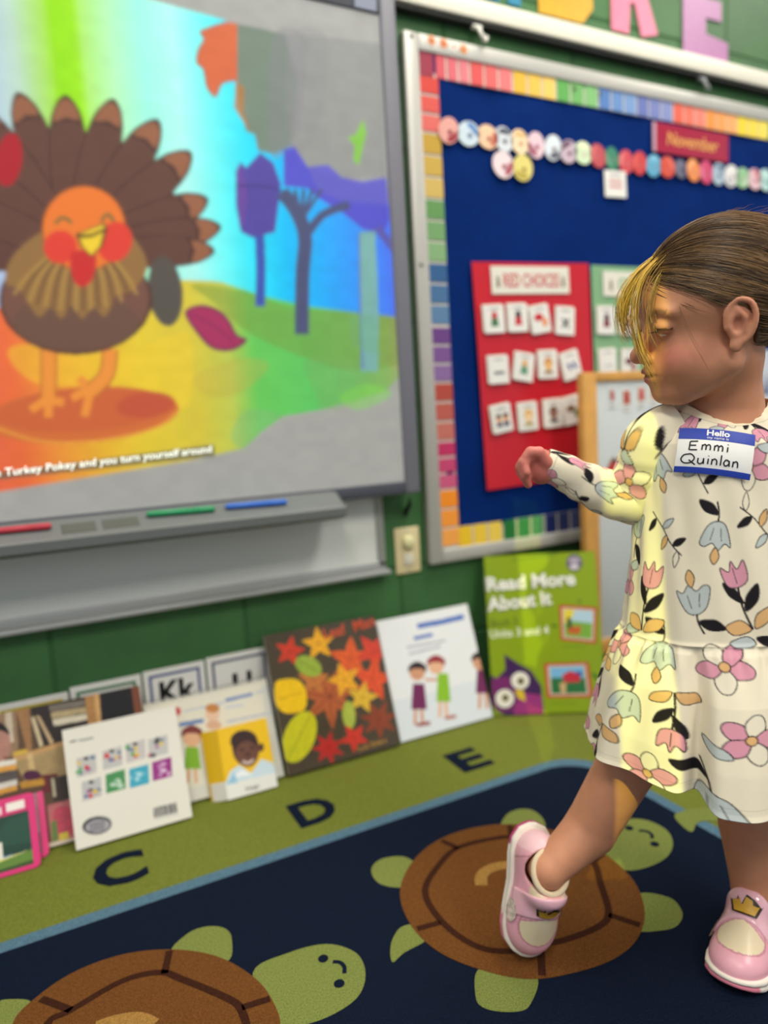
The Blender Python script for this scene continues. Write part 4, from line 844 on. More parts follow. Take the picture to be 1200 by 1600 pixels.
# --- white book, back cover outward
BL = FL(120, 1335); BR = FL(300, 1277); BL[1] = BR[1] = -0.186; TL = W(93, 1146, -0.105); TR = W(272, 1105, -0.105)
dx = ((TL[0]+TR[0])-(BL[0]+BR[0]))/2
pn = lean_panel(BL, BR, TL, TR)
def d(cv, pn, t):
    cv.line([(110, 1160), (120, 1158)], 3, (120, 118, 116)); cv.line([(123, 1158), (146, 1153)], 3, (150, 148, 144))
    TH = [(135, 1196.5), (175, 1185), (211, 1174), (246, 1166.7), (143, 1233), (180, 1221), (216.5, 1213), (252, 1202)]
    CC = [(190, 188, 184), (190, 188, 186), (196, 190, 188), (192, 190, 188), (186, 186, 186), (72, 142, 84), (64, 164, 190), (150, 52, 132)]
    R0 = random.Random(5)
    for (x, y), c in zip(TH, CC):
        q = lambda a, b: (x+a*15+b*2.0*0, y+b*15-a*4.2)
        cv.fill([q(-1, -1), q(1, -1), q(1.1, 1), q(-.9, 1)], c)
        for k in range(7):
            a, b = R0.uniform(-.8, .8), R0.uniform(-.7, .8); cc = R0.choice([(206, 60, 70), (90, 160, 90), (220, 190, 70), (90, 110, 150), (90, 84, 90), (160, 90, 140)]) if sum(c) > 500 else mixc(c, R0.uniform(.2, .8))
            xx, yy = q(a, b); cv.ell(xx, yy, R0.uniform(2, 5), R0.uniform(2, 4), cc)
        if sum(c) > 500: cv.ell(x, y-11, 4, 2.5, (50, 46, 46))
    cv.ell(152, 1289, 23, 14, (60, 58, 62), -10); cv.ell(153, 1290, 19, 10, (168, 164, 170), -10); 
    for k in (-4, 1, 6): cv.line([(140, 1292+k), (164, 1287+k)], 2.4, (96, 92, 98))
    cv.fill([(238, 1262), (274, 1253), (277, 1272), (241, 1280)], (206, 202, 196))
    x = 0
    for k in range(13): cv.line([(240+k*2.8, 1262-k*0.7), (242+k*2.8, 1277-k*0.7)], 1.5 if k % 3 else 2.2, (56, 54, 56))
book('white_picture_book', pn, 'white book with its back cover and eight small thumbnails facing out, beside the letter C', 'book', 0.010, Wc, (226, 222, 210), d)

# --- small yellow board book standing half open
BL = FL(356, 1251); BR = FL(433, 1228); BL[1] = BR[1] = -0.160; TL = W(342, 1139, -0.112); TR = W(412, 1126, -0.112)
pn = lean_panel(BL, BR, TL, TR)
def d(cv, pn, t):
    cv.fill([(345, 1225), (436, 1195), (440, 1240), (345, 1262)], (232, 230, 224))
    cv.fill([(352, 1226), (360, 1205), (374, 1195), (392, 1208), (408, 1186), (426, 1192), (431, 1206)], (204, 222, 232)); cv.fill([(362, 1215), (378, 1202), (396, 1210)], (238, 242, 244)); cv.fill([(354, 1226), (366, 1206), (372, 1222)], (150, 196, 222))
    cv.ell(384, 1169, 21, 28, (92, 58, 46), -4); cv.ell(381, 1158, 21, 17, (60, 40, 36), -4); cv.ell(386, 1178, 17, 20, (110, 72, 56), -4); cv.ell(408, 1168, 4, 7, (92, 58, 46))
    cv.ell(378, 1172, 3, 1.8, (28, 18, 16)); cv.ell(394, 1169, 3, 1.8, (28, 18, 16)); cv.ell(387, 1179, 4.5, 3.5, (84, 52, 42)); cv.line([(379, 1189), (387, 1192), (396, 1187)], 3.2, (226, 206, 196))
    ptext(pn, t, 'Hugs', (384, 1236), (404, 1230), 8, (60, 60, 62), 0.0)
t = book('yellow_board_book', pn, 'small yellow board book with photo of smiling child, standing in front of the spiral book', 'book', 0.005, mat('cover_yellow', (236, 190, 30), 0.3), (238, 192, 28), d)
o = local('open_cover', bevel_box_mesh('open_cover', (-0.038, 0, 0), (-0.0005, 0.0016, pn.h), mat('cover_yellow2', (230, 184, 30), 0.3), 0.0005, 1), t); o.rotation_euler = (0, 0, math.radians(-38))
o = local('inner_page', bevel_box_mesh('inner_page', (-0.035, 0.002, 0.001), (-0.001, 0.0036, pn.h*0.26), mat('inner_white', (224, 220, 212), 0.5), 0.0004, 1), t); o.location = (-0.0005, -0.004, 0); o.rotation_euler = (0, 0, math.radians(-38))

# --- autumn leaf book
BL = FL(452, 1217); BR = FL(625, 1165); BL[1] = BR[1] = -0.137; TL = W(418, 995, -0.030); TR = W(592, 963, -0.030)
pn = lean_panel(BL, BR, TL, TR)
def maple(cv, x, y, r, c, rot=0, k=5, c2=None):
    P = []
    for i in range(k*2*2):
        a = math.radians(rot)+2*PI*i/(k*4); m_ = i % 4; rr_ = (1.0, 0.62, 0.42, 0.62)[m_]
        P.append((x+r*rr_*math.sin(a), y-r*rr_*math.cos(a)))
    cv.fill(P, c)
    for i in range(k):
        a = math.radians(rot)+2*PI*i/k; cv.line([(x, y), (x+r*.8*math.sin(a), y-r*.8*math.cos(a))], 1.4, c2 or mixc(c, .35, (90, 30, 10)))
def d(cv, pn, t):
    maple(cv, 453, 1018, 25, (214, 62, 40), 10); maple(cv, 498, 1006, 27, (236, 172, 36), -8); maple(cv, 515, 1088, 52, (176, 92, 50), 20, 7, (110, 50, 36)); maple(cv, 490, 1062, 26, (196, 120, 60), 0)
    cv.fill([(430, 1070), (440, 1062), (465, 1062), (478, 1080), (476, 1108), (448, 1114), (432, 1100)], (238, 192, 20), 1, True); cv.line([(434, 1092), (474, 1082)], 2, (200, 150, 20))
    cv.ell(482, 1041, 22, 15, (150, 172, 60), 28); cv.line([(466, 1032), (498, 1050)], 1.6, (110, 130, 40))
    cv.ell(468, 1151, 24, 42, (196, 192, 30), 22); cv.line([(452, 1184), (484, 1118)], 2, (150, 150, 30))
    maple(cv, 548, 1030, 36, (220, 92, 40), 0, 5); maple(cv, 584, 1018, 32, (212, 66, 42), 30, 5); maple(cv, 582, 1062, 36, (222, 82, 40), 80, 5); maple(cv, 538, 1062, 28, (236, 170, 36), -20, 5); maple(cv, 566, 1090, 26, (222, 180, 50), 10, 5)
    cv.ell(545, 1117, 10, 22, (168, 180, 70), -4); maple(cv, 513, 1168, 27, (190, 44, 40), 10, 7); maple(cv, 553, 1152, 24, (208, 56, 40), 180, 5); maple(cv, 592, 1124, 32, (140, 66, 36), -30, 7)
    cv.noise(0.10, 50, 2)
    ptext(pn, t, 'Leaf', (506, 999), (540, 990), 17, (196, 76, 44), 0.02); ptext(pn, t, 'Man', (553, 987), (586, 977), 17, (196, 76, 44), 0.02)
    ptext(pn, t, 'Lois Ehlert', (560, 1174), (604, 1160), 8, (200, 148, 60), 0.0)
book('autumn_leaf_book', pn, 'dark brown square book covered in red, orange and yellow autumn leaves', 'book', 0.012, mat('cover_darkbrown', (62, 54, 40), 0.35), (72, 62, 46), d)

# --- white book with cartoon children
BL = FL(627, 1162); BR = FL(768, 1120); BL[1] = BR[1] = -0.126; TL = W(598, 971, -0.030); TR = W(746, 943, -0.030)
pn = lean_panel(BL, BR, TL, TR)
def d(cv, pn, t):
    cv.fill([(600, 1100), (790, 1050), (800, 1140), (600, 1180)], (212, 220, 226), 0.8)
    cv.line([(652, 979), (690, 972), (724, 964)], 8, (76, 110, 184)); cv.line([(734, 962), (760, 957)], 8, (76, 110, 184)); cv.line([(647, 998), (676, 992)], 6, (96, 124, 186))
    for k in range(2): cv.line([(636+k*3, 1012+k*10), (696-k*8, 1001+k*9)], 2.4, (150, 156, 168))
    sk = (206, 150, 116)
    kid(cv, 652, 1050, 12, (40, 28, 30), sk, (112, 34, 84), 654, 1088, 22, 40, 24); cv.fill([(650, 1130), (672, 1126), (672, 1132), (652, 1135)], (150, 60, 60))
    cv.line([(664, 1062), (684, 1062)], 4, sk); kid(cv, 681, 1040, 12, (150, 40, 50), (226, 176, 140), (136, 186, 36), 692, 1074, 20, 44, 24); cv.fill([(694, 1120), (712, 1116), (712, 1121), (696, 1124)], (170, 80, 60))
    kid(cv, 750, 1034, 12, (40, 28, 30), sk, (112, 34, 84), 754, 1062, 22, 42, 24)
book('cartoon_children_book', pn, 'white book with two cartoon children holding hands and blue title print', 'book', 0.008, mat('white_cover2', (226, 228, 230), 0.3), (228, 229, 230), d)

# --- lime green reading book, set at an angle
ph, l = math.radians(30), math.radians(14); ex = np.array([math.cos(ph), -math.sin(ph), 0]); nb = np.array([math.sin(ph), math.cos(ph), 0])
pn = Panel((0.98, -0.12, 0), ex, nb*math.sin(l)+np.array([0, 0, math.cos(l)]), 0.283, 0.402)
def d(cv, pn, t):
    cv.line([(800, 876), (870, 866)], 3, (110, 140, 20))
    cv.ell(897, 880, 12.5, 13.5, (96, 84, 104)); cv.ell(897, 876, 9, 5, (170, 160, 176)); cv.ell(897, 886, 7, 4, (206, 200, 206))
    for (x0, y0), (x1, y1), (x2, y2), (x3, y3), pal in (((873, 945), (932, 949), (931, 1006), (876, 1000), 0), ((850, 1036), (919, 1034), (926, 1089), (854, 1090), 1)):
        cx_, cy_ = (x0+x1+x2+x3)/4, (y0+y1+y2+y3)/4; q = [(x0, y0), (x1, y1), (x2, y2), (x3, y3)]
        sc = lambda s: [(cx_+(x-cx_)*s, cy_+(y-cy_)*s) for x, y in q]
        cv.fill(sc(1), (186, 62, 34)); cv.fill(sc(.86), (206, 190, 170)); cv.fill(sc(.76), (120, 170, 60) if pal == 0 else (40, 110, 60))
        I_ = sc(.76); lerp = lambda a, b: (I_[0][0]+(I_[1][0]-I_[0][0])*a+(I_[3][0]-I_[0][0])*b, I_[0][1]+(I_[1][1]-I_[0][1])*a+(I_[3][1]-I_[0][1])*b)
        cv.fill([lerp(0, 0), lerp(1, 0), lerp(1, .45), lerp(0, .4)], (176, 206, 222) if pal == 0 else (120, 180, 220))
        if pal == 0: cv.fill([lerp(0, 0), lerp(.4, 0), lerp(.2, .5), lerp(0, .5)], (226, 206, 60)); cv.fill([lerp(.1, .6), lerp(.6, .6), lerp(.5, .9), lerp(.1, .9)], (196, 96, 40)); cv.fill([lerp(.1, .3), lerp(.25, .3), lerp(.25, .7), lerp(.1, .7)], (60, 80, 50))
        else: cv.fill([lerp(.35, .3), lerp(.6, .15), lerp(.9, .35), lerp(.85, .6), lerp(.4, .6)], (196, 44, 60)); cv.fill([lerp(.7, .2), lerp(.95, .2), lerp(.9, .4)], (60, 70, 150)); cv.fill([lerp(.25, .6), lerp(.45, .6), lerp(.42, .98), lerp(.28, .98)], (206, 170, 120))
    cv.ell(905, 940, 3, 2, (80, 110, 20)); cv.line([(862, 976), (870, 980)], 4, (70, 110, 20)); cv.line([(925, 1052), (936, 1062)], 5, (60, 110, 20)); cv.line([(876, 1010), (915, 1010)], 2, (110, 140, 20)); cv.line([(858, 1098), (900, 1098)], 2, (110, 140, 20))
    # owl
    cv.fill([(768, 1054), (776, 1060), (790, 1046), (788, 1022), (806, 1034), (830, 1048), (846, 1072), (850, 1120), (800, 1122), (776, 1110), (766, 1090)], (62, 28, 82)); cv.fill([(770, 1062), (800, 1060), (812, 1100), (790, 1112), (774, 1106), (768, 1086)], (118, 36, 104), 1, True)
    cv.fill([(806, 1100), (820, 1082), (846, 1086), (850, 1121), (800, 1122)], (152, 48, 120), 1); cv.ell(813, 1063, 16, 15.5, (52, 24, 70)); cv.ell(813, 1063, 14, 13.5, (236, 230, 216)); cv.ell(789, 1091, 16.5, 16.5, (52, 24, 70)); cv.ell(789, 1091, 14.5, 14.5, (236, 230, 216))
    cv.ell(814, 1064, 5.5, 5.5, (120, 110, 40)); cv.ell(790, 1090, 5.5, 5.5, (120, 110, 40)); cv.ell(814, 1064, 2.6, 2.6, (30, 26, 30)); cv.ell(790, 1090, 2.6, 2.6, (30, 26, 30)); cv.fill([(804, 1078), (818, 1078), (822, 1096), (810, 1090)], (222, 190, 30))
    for body, pa, pb in (('Read More', (758, 924), (900, 914)), ('About It', (762, 955), (866, 944))):
        ptext(pn, t, body, pa, pb, 25, (120, 128, 84), 0.075, lift=0.0006, nm='lettering_outline'); ptext(pn, t, body, (pa[0]+2, pa[1]-1), (pb[0]-2, pb[1]-1), 22, (236, 236, 226), 0.03, lift=0.0012)
    ptext(pn, t, 'Book 3', (767, 980), (807, 976), 12, (78, 92, 24), 0.0); ptext(pn, t, 'Units 3 and 4', (765, 997), (857, 990), 13, (232, 234, 214), 0.015)
t = book('lime_reading_book', pn, 'large lime green book titled Read More About It with a purple owl', 'book', 0.010, mat('cover_lime', (132, 164, 20), 0.3), (134, 158, 12), d)

# --- two pink framed photo boards at the far left
def pinkframe(BLx, BRp, TRp, y0, yt, label, front):
    BR = FL(*BRp); BR[1] = y0; TR = W(*TRp, yt); BL = BR-np.array([0.20, 0, 0]); TL = TR.copy(); TR[0] = BR[0]+0.0; TL[0] = BL[0]
    pn = lean_panel(BL, BR, TL, TR); t = panel_root('pink_photo_board', pn, label, 'photo board', 'pink framed photo boards')
    m = mat('pink_frame', (214, 46, 116), 0.3, coat=0.3)
    P = rr(0, 0, pn.w, pn.h, 0.010, 5); local('frame', prism_mesh('frame', P, 0, 0.004, m, bev=0.0006), t)
    ip = Panel(pn.o+pn.ex*0.010+pn.ez*0.008, pn.ex, pn.ez, pn.w-0.022, pn.h-0.016)
    cv = Canvas(ip, 0.0016, (150, 150, 152))
    if front:
        w_, h_ = ip.w, ip.h; cv.px = False
        cv.fill(rect(0, 0, w_, h_), (206, 40, 110)); H = h_*0.80
        cv.fill(rect(0.0, 0, w_, H), (150, 176, 206)); cv.fill([(w_*.5, H*.3), (w_, H*.25), (w_, H), (w_*.62, H), (w_*.55, H*.8), (w_*.7, H*.55)], (26, 62, 50)); cv.fill([(w_*.62, H*.5), (w_*.8, H*.9), (w_, H*.95), (w_, H*.4)], (34, 74, 58))
        cv.fill(rect(0, H*.22, w_*.74, H*.55), (222, 218, 204)); 
        for k in range(12): cv.fill(rect(w_*(.05+.056*k), H*.26, w_*(.072+.056*k), H*.50), (150, 148, 136))
        cv.fill([(0, 0), (w_, 0), (w_, H*.26), (w_*.6, H*.22), (0, H*.16)], (96, 130, 50)); cv.fill([(0, H*.16), (w_*.7, H*.20), (w_, H*.28), (w_*.7, H*.24), (0, H*.22)], (206, 200, 110)); cv.fill([(w_*.3, 0), (w_, 0), (w_, H*.08), (w_*.5, H*.06)], (56, 76, 36))
        cv.fill(rect(w_*.80, h_*.85, w_*.97, h_*.98), (236, 228, 220)); cv.fill(rect(w_*.58, h_*.84, w_*.76, h_*.95), (232, 206, 206)); cv.fill(rect(w_*.30, h_*.84, w_*.54, h_*.95), (190, 176, 206))
    else:
        cv.px = False; cv.fill(rect(0, 0, ip.w, ip.h), (150, 150, 154)); cv.fill(rect(0, 0, ip.w, ip.h*.35), (92, 92, 96), .8); cv.fill(rect(0, ip.h*.9, ip.w, ip.h), (110, 108, 112), .8)
    local('photo_print', cv.mesh('photo_print', M_print, 0.0004), t, 0.010, 0, 0.008)
pinkframe(None, (78, 1336), (70, 1229), -0.168, -0.105, 'pink rimmed board with plain grey face, behind the pink framed building photo', False)
pinkframe(None, (65, 1354), (54, 1236), -0.196, -0.135, 'pink framed photo of a pale building, trees and lawn leaning at the rug edge', True)
# ================================================================== implicit surfaces
def sd_ell(P, c, r):
    q = P-np.asarray(c, float); r = np.asarray(r, float)
    k0 = np.linalg.norm(q/r, axis=1); k1 = np.linalg.norm(q/(r*r), axis=1)+1e-9
    return k0*(k0-1.0)/k1
def sd_sph(P, c, r): return np.linalg.norm(P-np.asarray(c, float), axis=1)-r
def sd_cap(P, a, b, ra, rb):
    a = np.asarray(a, float); b = np.asarray(b, float); ab = b-a; t = np.clip(((P-a)@ab)/np.dot(ab, ab), 0, 1)
    return np.linalg.norm(P-a-t[:, None]*ab, axis=1)-(ra+(rb-ra)*t)
def smin(a, b, k):
    h = np.clip(0.5+0.5*(b-a)/k, 0, 1); return b*(1-h)+a*h-k*h*(1-h)
def smax(a, b, k): return -smin(-a, -b, k)
def chain(P, pts, rad, k=0.012):
    d = None
    for i in range(len(pts)-1):
        e = sd_cap(P, pts[i], pts[i+1], rad[i], rad[i+1]); d = e if d is None else smin(d, e, k)
    return d
def surface_nets(fn, lo, hi, vs, B=14):
    lo = np.asarray(lo, float); hi = np.asarray(hi, float); nb = np.ceil((hi-lo)/(vs*B)).astype(int)
    bi = np.stack(np.meshgrid(*[np.arange(n) for n in nb], indexing='ij'), -1).reshape(-1, 3)
    cen = lo+(bi+0.5)*vs*B; dv = fn(cen); act = bi[np.abs(dv) < vs*B*0.87*1.35+0.004]
    N = nb*B+2; st = np.array([N[1]*N[2], N[2], 1])
    g = np.stack(np.meshgrid(*[np.arange(B+1)]*3, indexing='ij'), -1).reshape(-1, 3)
    ids, pos, E = [], [], [[], [], []]
    CH = 160
    corner = np.array([(i, j, k) for i in (0, 1) for j in (0, 1) for k in (0, 1)])
    edges = [(a, b) for a in range(8) for b in range(a+1, 8) if np.abs(corner[a]-corner[b]).sum() == 1]
    for s in range(0, len(act), CH):
        A = act[s:s+CH]; I = A[:, None]*B+g[None]; D = fn((lo+I.reshape(-1, 3)*vs)).reshape(len(A), B+1, B+1, B+1)
        S = D < 0
        C8 = np.stack([D[:, c[0]:B+c[0], c[1]:B+c[1], c[2]:B+c[2]] for c in corner], -1)
        neg = C8 < 0; m = neg.any(-1) & ~neg.all(-1); w_ = np.argwhere(m)
        if len(w_):
            c8 = C8[m]; acc = np.zeros((len(c8), 3)); cnt = np.zeros(len(c8))
            for a, b in edges:
                x = (c8[:, a] < 0) != (c8[:, b] < 0); t = np.where(x, c8[:, a]/(c8[:, a]-c8[:, b]+1e-12), 0)
                acc += np.where(x[:, None], corner[a]+t[:, None]*(corner[b]-corner[a]), 0); cnt += x
            cell = A[w_[:, 0]]*B+w_[:, 1:]
            ids.append(cell@st); pos.append(lo+(cell+acc/cnt[:, None])*vs)
        for ax in range(3):
            sl0 = [slice(None), slice(0, B), slice(0, B), slice(0, B)]; sl1 = list(sl0); sl1[ax+1] = slice(1, B+1)
            a = S[tuple(sl0)]; b = S[tuple(sl1)]; e = np.argwhere(a != b)
            if len(e):
                E[ax].append(np.concatenate([A[e[:, 0]]*B+e[:, 1:], a[tuple(e.T)][:, None].astype(int)], 1))
    ids = np.concatenate(ids); pos = np.concatenate(pos); o = np.argsort(ids); ids = ids[o]; pos = pos[o]
    F = []
    for ax in range(3):
        if not E[ax]: continue
        e = np.concatenate(E[ax]); b, c = [(1, 2), (2, 0), (0, 1)][ax]; eb = np.zeros(3, int); eb[b] = 1; ec = np.zeros(3, int); ec[c] = 1
        q = np.stack([(e[:, :3]-eb-ec)@st, (e[:, :3]-ec)@st, e[:, :3]@st, (e[:, :3]-eb)@st], 1)
        k = np.searchsorted(ids, q); k = np.clip(k, 0, len(ids)-1); ok = (ids[k] == q).all(1); k = k[ok]; fl = e[ok, 3] == 0
        k[fl] = k[fl][:, ::-1]; F.append(k)
    return pos, np.concatenate(F)
def grid_faces(nu, nv, wrap):
    cu = nu if wrap else nu-1
    i = np.arange(nv-1)[:, None]*nu+np.arange(cu)[None]; j = np.arange(nv-1)[:, None]*nu+((np.arange(cu)+1) % nu)[None]
    i = i.ravel(); j = j.ravel(); return np.stack([i, j, j+nu, i+nu], 1)

# ================================================================== the child
D0 = 0.90
person = empty('person', FL(1120, 1500)); person.location.z = 0.0
tag(person, 'small child in cream printed dress and pink shoes, arm and foot stretched to the left', 'person')
def pobj(name, me, parent=None):
    o = obj(name, me, parent or person)
    if parent is None: o.matrix_parent_inverse = Matrix.Translation(-person.location)
    return o
# --- head frame
HS = 0.95; hy, hp, hr = 2.650, -0.0715, -0.0927
HO = G(1114.2, 505.9, 0.87)
HF = np.array([math.cos(hy)*math.cos(hp), math.sin(hy)*math.cos(hp), math.sin(hp)]); _l0 = np.array([-math.sin(hy), math.cos(hy), 0]); _u0 = np.cross(HF, _l0)
HL = _l0*math.cos(hr)+_u0*math.sin(hr); HU = -_l0*math.sin(hr)+_u0*math.cos(hr); HR = np.stack([HF, HL, HU])
def to_head(P): return (P-HO)@HR.T/HS
def from_head(p): return HO+HS*(np.asarray(p, float)@HR)
EARX = 0.004
def head_sdf(p):
    q = p.copy(); q[:, 1] = np.abs(q[:, 1])
    d = sd_ell(p, (-0.012, 0, 0.040), (0.093, 0.072, 0.079))
    d = smin(d, sd_ell(p, (0.028, 0, 0.028), (0.056, 0.058, 0.058)), 0.02)
    d = smin(d, sd_ell(p, (0.026, 0, -0.030), (0.054, 0.053, 0.055)), 0.02)
    d = smin(d, sd_ell(q, (0.042, 0.030, -0.040), (0.032, 0.026, 0.030)), 0.016)
    d = smin(d, sd_cap(q, (0.004, 0.046, -0.046), (0.050, 0.016, -0.078), 0.018, 0.016), 0.022)
    d = smin(d, sd_sph(p, (0.064, 0, -0.076), 0.0160), 0.016)
    d = smin(d, sd_ell(q, (0.070, 0.027, 0.021), (0.012, 0.024, 0.009)), 0.014)
    d = smin(d, sd_ell(p, (0.070, 0, -0.049), (0.017, 0.026, 0.021)), 0.012)
    d = smax(d, -sd_sph(q, (0.099, 0.031, 0.006), 0.0180), 0.012)
    d = smin(d, sd_ell(q, (0.0725, 0.030, 0.005), (0.0122, 0.0150, 0.0108)), 0.005)
    d = smin(d, sd_cap(p, (0.078, 0, 0.008), (0.0955, 0, -0.025), 0.0065, 0.0080), 0.010)
    d = smin(d, sd_sph(p, (0.0965, 0, -0.0285), 0.0090), 0.006)
    d = smin(d, sd_ell(q, (0.0885, 0.0105, -0.0325), (0.0080, 0.0062, 0.0062)), 0.005)
    d = smax(d, -sd_ell(q, (0.0930, 0.0055, -0.0385), (0.0042, 0.0028, 0.0032)), 0.002)
    d = smin(d, sd_ell(p, (0.0850, 0, -0.0490), (0.0055, 0.0195, 0.0050)), 0.004)
    d = smin(d, sd_ell(p, (0.0820, 0, -0.0590), (0.0060, 0.0160, 0.0056)), 0.004)
    d = smax(d, -sd_ell(p, (0.0900, 0, -0.0535), (0.0110, 0.0225, 0.0015)), 0.0022)
    d = smax(d, -sd_ell(q, (0.0865, 0.0305, 0.0010), (0.0060, 0.0115, 0.0019)), 0.0016)
    e = q-np.array([EARX, 0.066, -0.004])
    hel = [(0.011, 0.004, 0.004), (0.011, 0.006, 0.018), (0.001, 0.010, 0.029), (-0.013, 0.014, 0.024), (-0.018, 0.015, 0.008), (-0.014, 0.012, -0.010), (-0.006, 0.008, -0.020)]
    ear = sd_ell(e, (-0.003, 0.005, 0.004), (0.0160, 0.0070, 0.0255))
    ear = smin(ear, chain(e, catmull(hel, 3, False), [0.0034]*19, 0.001), 0.004)
    ear = smax(ear, -sd_ell(e, (0.0010, 0.0150, 0.000), (0.0075, 0.009, 0.011)), 0.003)
    ear = smin(ear, chain(e, [(-0.009, 0.009, -0.008), (-0.008, 0.011, 0.008), (0.001, 0.009, 0.018)], [0.0030]*3, 0.002), 0.003)
    ear = smin(ear, sd_ell(e, (0.001, 0.005, -0.023), (0.0078, 0.0050, 0.0085)), 0.004)
    ear = smin(ear, sd_sph(e, (0.0100, 0.0045, -0.002), 0.0042), 0.003)
    return smin(d, ear, 0.004)
# --- where the two shoes are
def frame_from(o, t, u):
    t = t/np.linalg.norm(t); u = u-t*np.dot(u, t); u /= np.linalg.norm(u); l = np.cross(u, t); return o, t, l, u
SHL = 0.172
_toe = FL(1142, 1553); _t = FL(1140, 1540)-FL(1180, 1440); _t /= np.linalg.norm(_t)
SHP = frame_from(_toe-_t*SHL*0.5, _t, np.array([0, 0, 1.0]))
_toe = FL(818, 1482, 0.004); _heel = G(824, 1288, 0.962); _t = _toe-_heel; _t /= np.linalg.norm(_t); _c = CAM-_toe; _c /= np.linalg.norm(_c)
_sh = G(922, 1295, 0.915)-G(868, 1368, 0.928); _sh /= np.linalg.norm(_sh); _sh -= _t*np.dot(_sh, _t); _sh /= np.linalg.norm(_sh)
_c = _c-_t*np.dot(_c, _t); _c /= np.linalg.norm(_c); print('shin vs view', np.dot(_sh, _c))
SHK = frame_from(_toe-_t*SHL*0.5, _t, _c*0.72+_sh*0.55)
def shoe_pt(fr, x, y, z): return fr[0]+fr[1]*x+fr[2]*y+fr[3]*z
# --- body skeleton, placed in the room
NK = [from_head((-0.022, 0, -0.045)), G(1132, 640, 0.905), G(1126, 720, 0.905)]
hipc = G(1120, 1010, 0.905); chest = G(1124, 800, 0.905)
LEGP = [G(1150, 1010, 0.905), G(1165, 1175, 0.915), G(1171, 1290, 0.930), shoe_pt(SHP, -0.036, 0, 0.072), shoe_pt(SHP, -0.034, 0, 0.040)]
LEGK = [G(1085, 1010, 0.905), G(985, 1185, 0.905), G(922, 1295, 0.915), shoe_pt(SHK, -0.040, 0, 0.066), shoe_pt(SHK, -0.036, 0, 0.040)]
ARM = [G(1030, 690, 0.905), G(1012, 740, 0.918), G(992, 772, 0.928), G(930, 762, 0.942), G(866, 731, 0.955), G(842, 729, 0.957)]
ARM2 = [G(1225, 690, 0.905), G(1262, 790, 0.92), G(1270, 880, 0.90), G(1265, 950, 0.88)]
FING = []
for i in range(4):
    y0 = i*8.5; dd = 0.954+0.005*(i-1.5); ln_ = (0.92, 1.05, 1.0, 0.84)[i]
    FING.append(([G(848, 717+y0, dd), G(848-19*ln_, 711+y0, dd-0.008), G(848-33*ln_, 722+y0*0.9, dd-0.014), G(848-27*ln_, 738+y0*0.75, dd-0.020)], [0.0078, 0.0068, 0.0064, 0.0054]))
FING.append(([G(853, 722, 0.940), G(842, 707, 0.934), G(829, 706, 0.932), G(822, 712, 0.931)], [0.009, 0.0072, 0.0064, 0.0054]))
HANDC = G(846, 729, 0.955)
def body_sdf(P):
    d = sd_cap(P, NK[0], NK[1], 0.036, 0.037); d = smin(d, sd_cap(P, NK[1], NK[2], 0.040, 0.06), 0.025)
    d = smin(d, sd_cap(P, chest, hipc, 0.070, 0.075), 0.04)
    d = smin(d, sd_cap(P, ARM[0], ARM2[0], 0.030, 0.030), 0.03)
    d = smin(d, chain(P, LEGP, [0.052, 0.041, 0.0395, 0.028, 0.022], 0.004), 0.02)
    d = smin(d, chain(P, LEGK, [0.052, 0.039, 0.0345, 0.0240, 0.018], 0.004), 0.02)
    d = smin(d, chain(P, ARM, [0.030, 0.026, 0.024, 0.021, 0.016, 0.017], 0.012), 0.02)
    d = smin(d, chain(P, ARM2, [0.030, 0.026, 0.020, 0.016], 0.012), 0.02)
    near = np.linalg.norm(P-HANDC, axis=1) < 0.07
    if near.any():
        Q = P[near]; h_ = sd_ell(Q, HANDC, (0.020, 0.018, 0.024))
        for pts, rad in FING: h_ = smin(h_, chain(Q, pts, rad, 0.004), 0.004)
        d[near] = smin(d[near], h_, 0.006)
    dist = np.linalg.norm(P-HO, axis=1); near = dist < 0.165
    hd = dist-0.125
    if near.any(): hd[near] = head_sdf(to_head(P[near]))*HS
    return smin(d, hd, 0.016)
allp = np.array(NK+LEGP+LEGK+ARM+ARM2+[HO])
Vb, Fb = surface_nets(body_sdf, (allp-0.16).min(0), np.array([*(allp+0.16).max(0)]), 0.0018)
# light smoothing of the net
def relax(V, F, it=2, lam=0.4):
    n = len(V); e = np.concatenate([F[:, [0, 1]], F[:, [1, 2]], F[:, [2, 3]], F[:, [3, 0]]])
    for _ in range(it):
        s = np.zeros_like(V); c = np.zeros(n); np.add.at(s, e[:, 0], V[e[:, 1]]); np.add.at(c, e[:, 0], 1); np.add.at(s, e[:, 1], V[e[:, 0]]); np.add.at(c, e[:, 1], 1)
        V = V+(s/np.maximum(c, 1)[:, None]-V)*lam
    return V
Vb = relax(Vb, Fb, 1, 0.4)
# skin colouring: lips, cheeks, brows, fingers have their own tint
ph_ = to_head(Vb); col = np.tile(lin((204, 142, 108)), (len(Vb), 1)); ab = np.abs(ph_[:, 1])
def tint(w_, c):
    global col
    w_ = np.clip(w_, 0, 1)[:, None]; col = col*(1-w_)+lin(c)*w_
def gauss(p, c, r): return np.exp(-(((p-np.asarray(c))/np.asarray(r))**2).sum(1))
qh = ph_.copy(); qh[:, 1] = ab; front = (ph_[:, 0] > 0.0)
tint(0.60*gauss(qh, (0.065, 0.040, -0.032), (0.05, 0.020, 0.018))*front, (206, 116, 100))
tint(0.5*gauss(ph_, (0.100, 0, -0.030), (0.02, 0.014, 0.008)), (206, 130, 108))
tint(1.3*gauss(ph_, (0.088, 0, -0.0485), (0.012, 0.0165, 0.0042)), (186, 104, 94)); tint(1.3*gauss(ph_, (0.086, 0, -0.0590), (0.012, 0.0125, 0.0045)), (190, 104, 96))
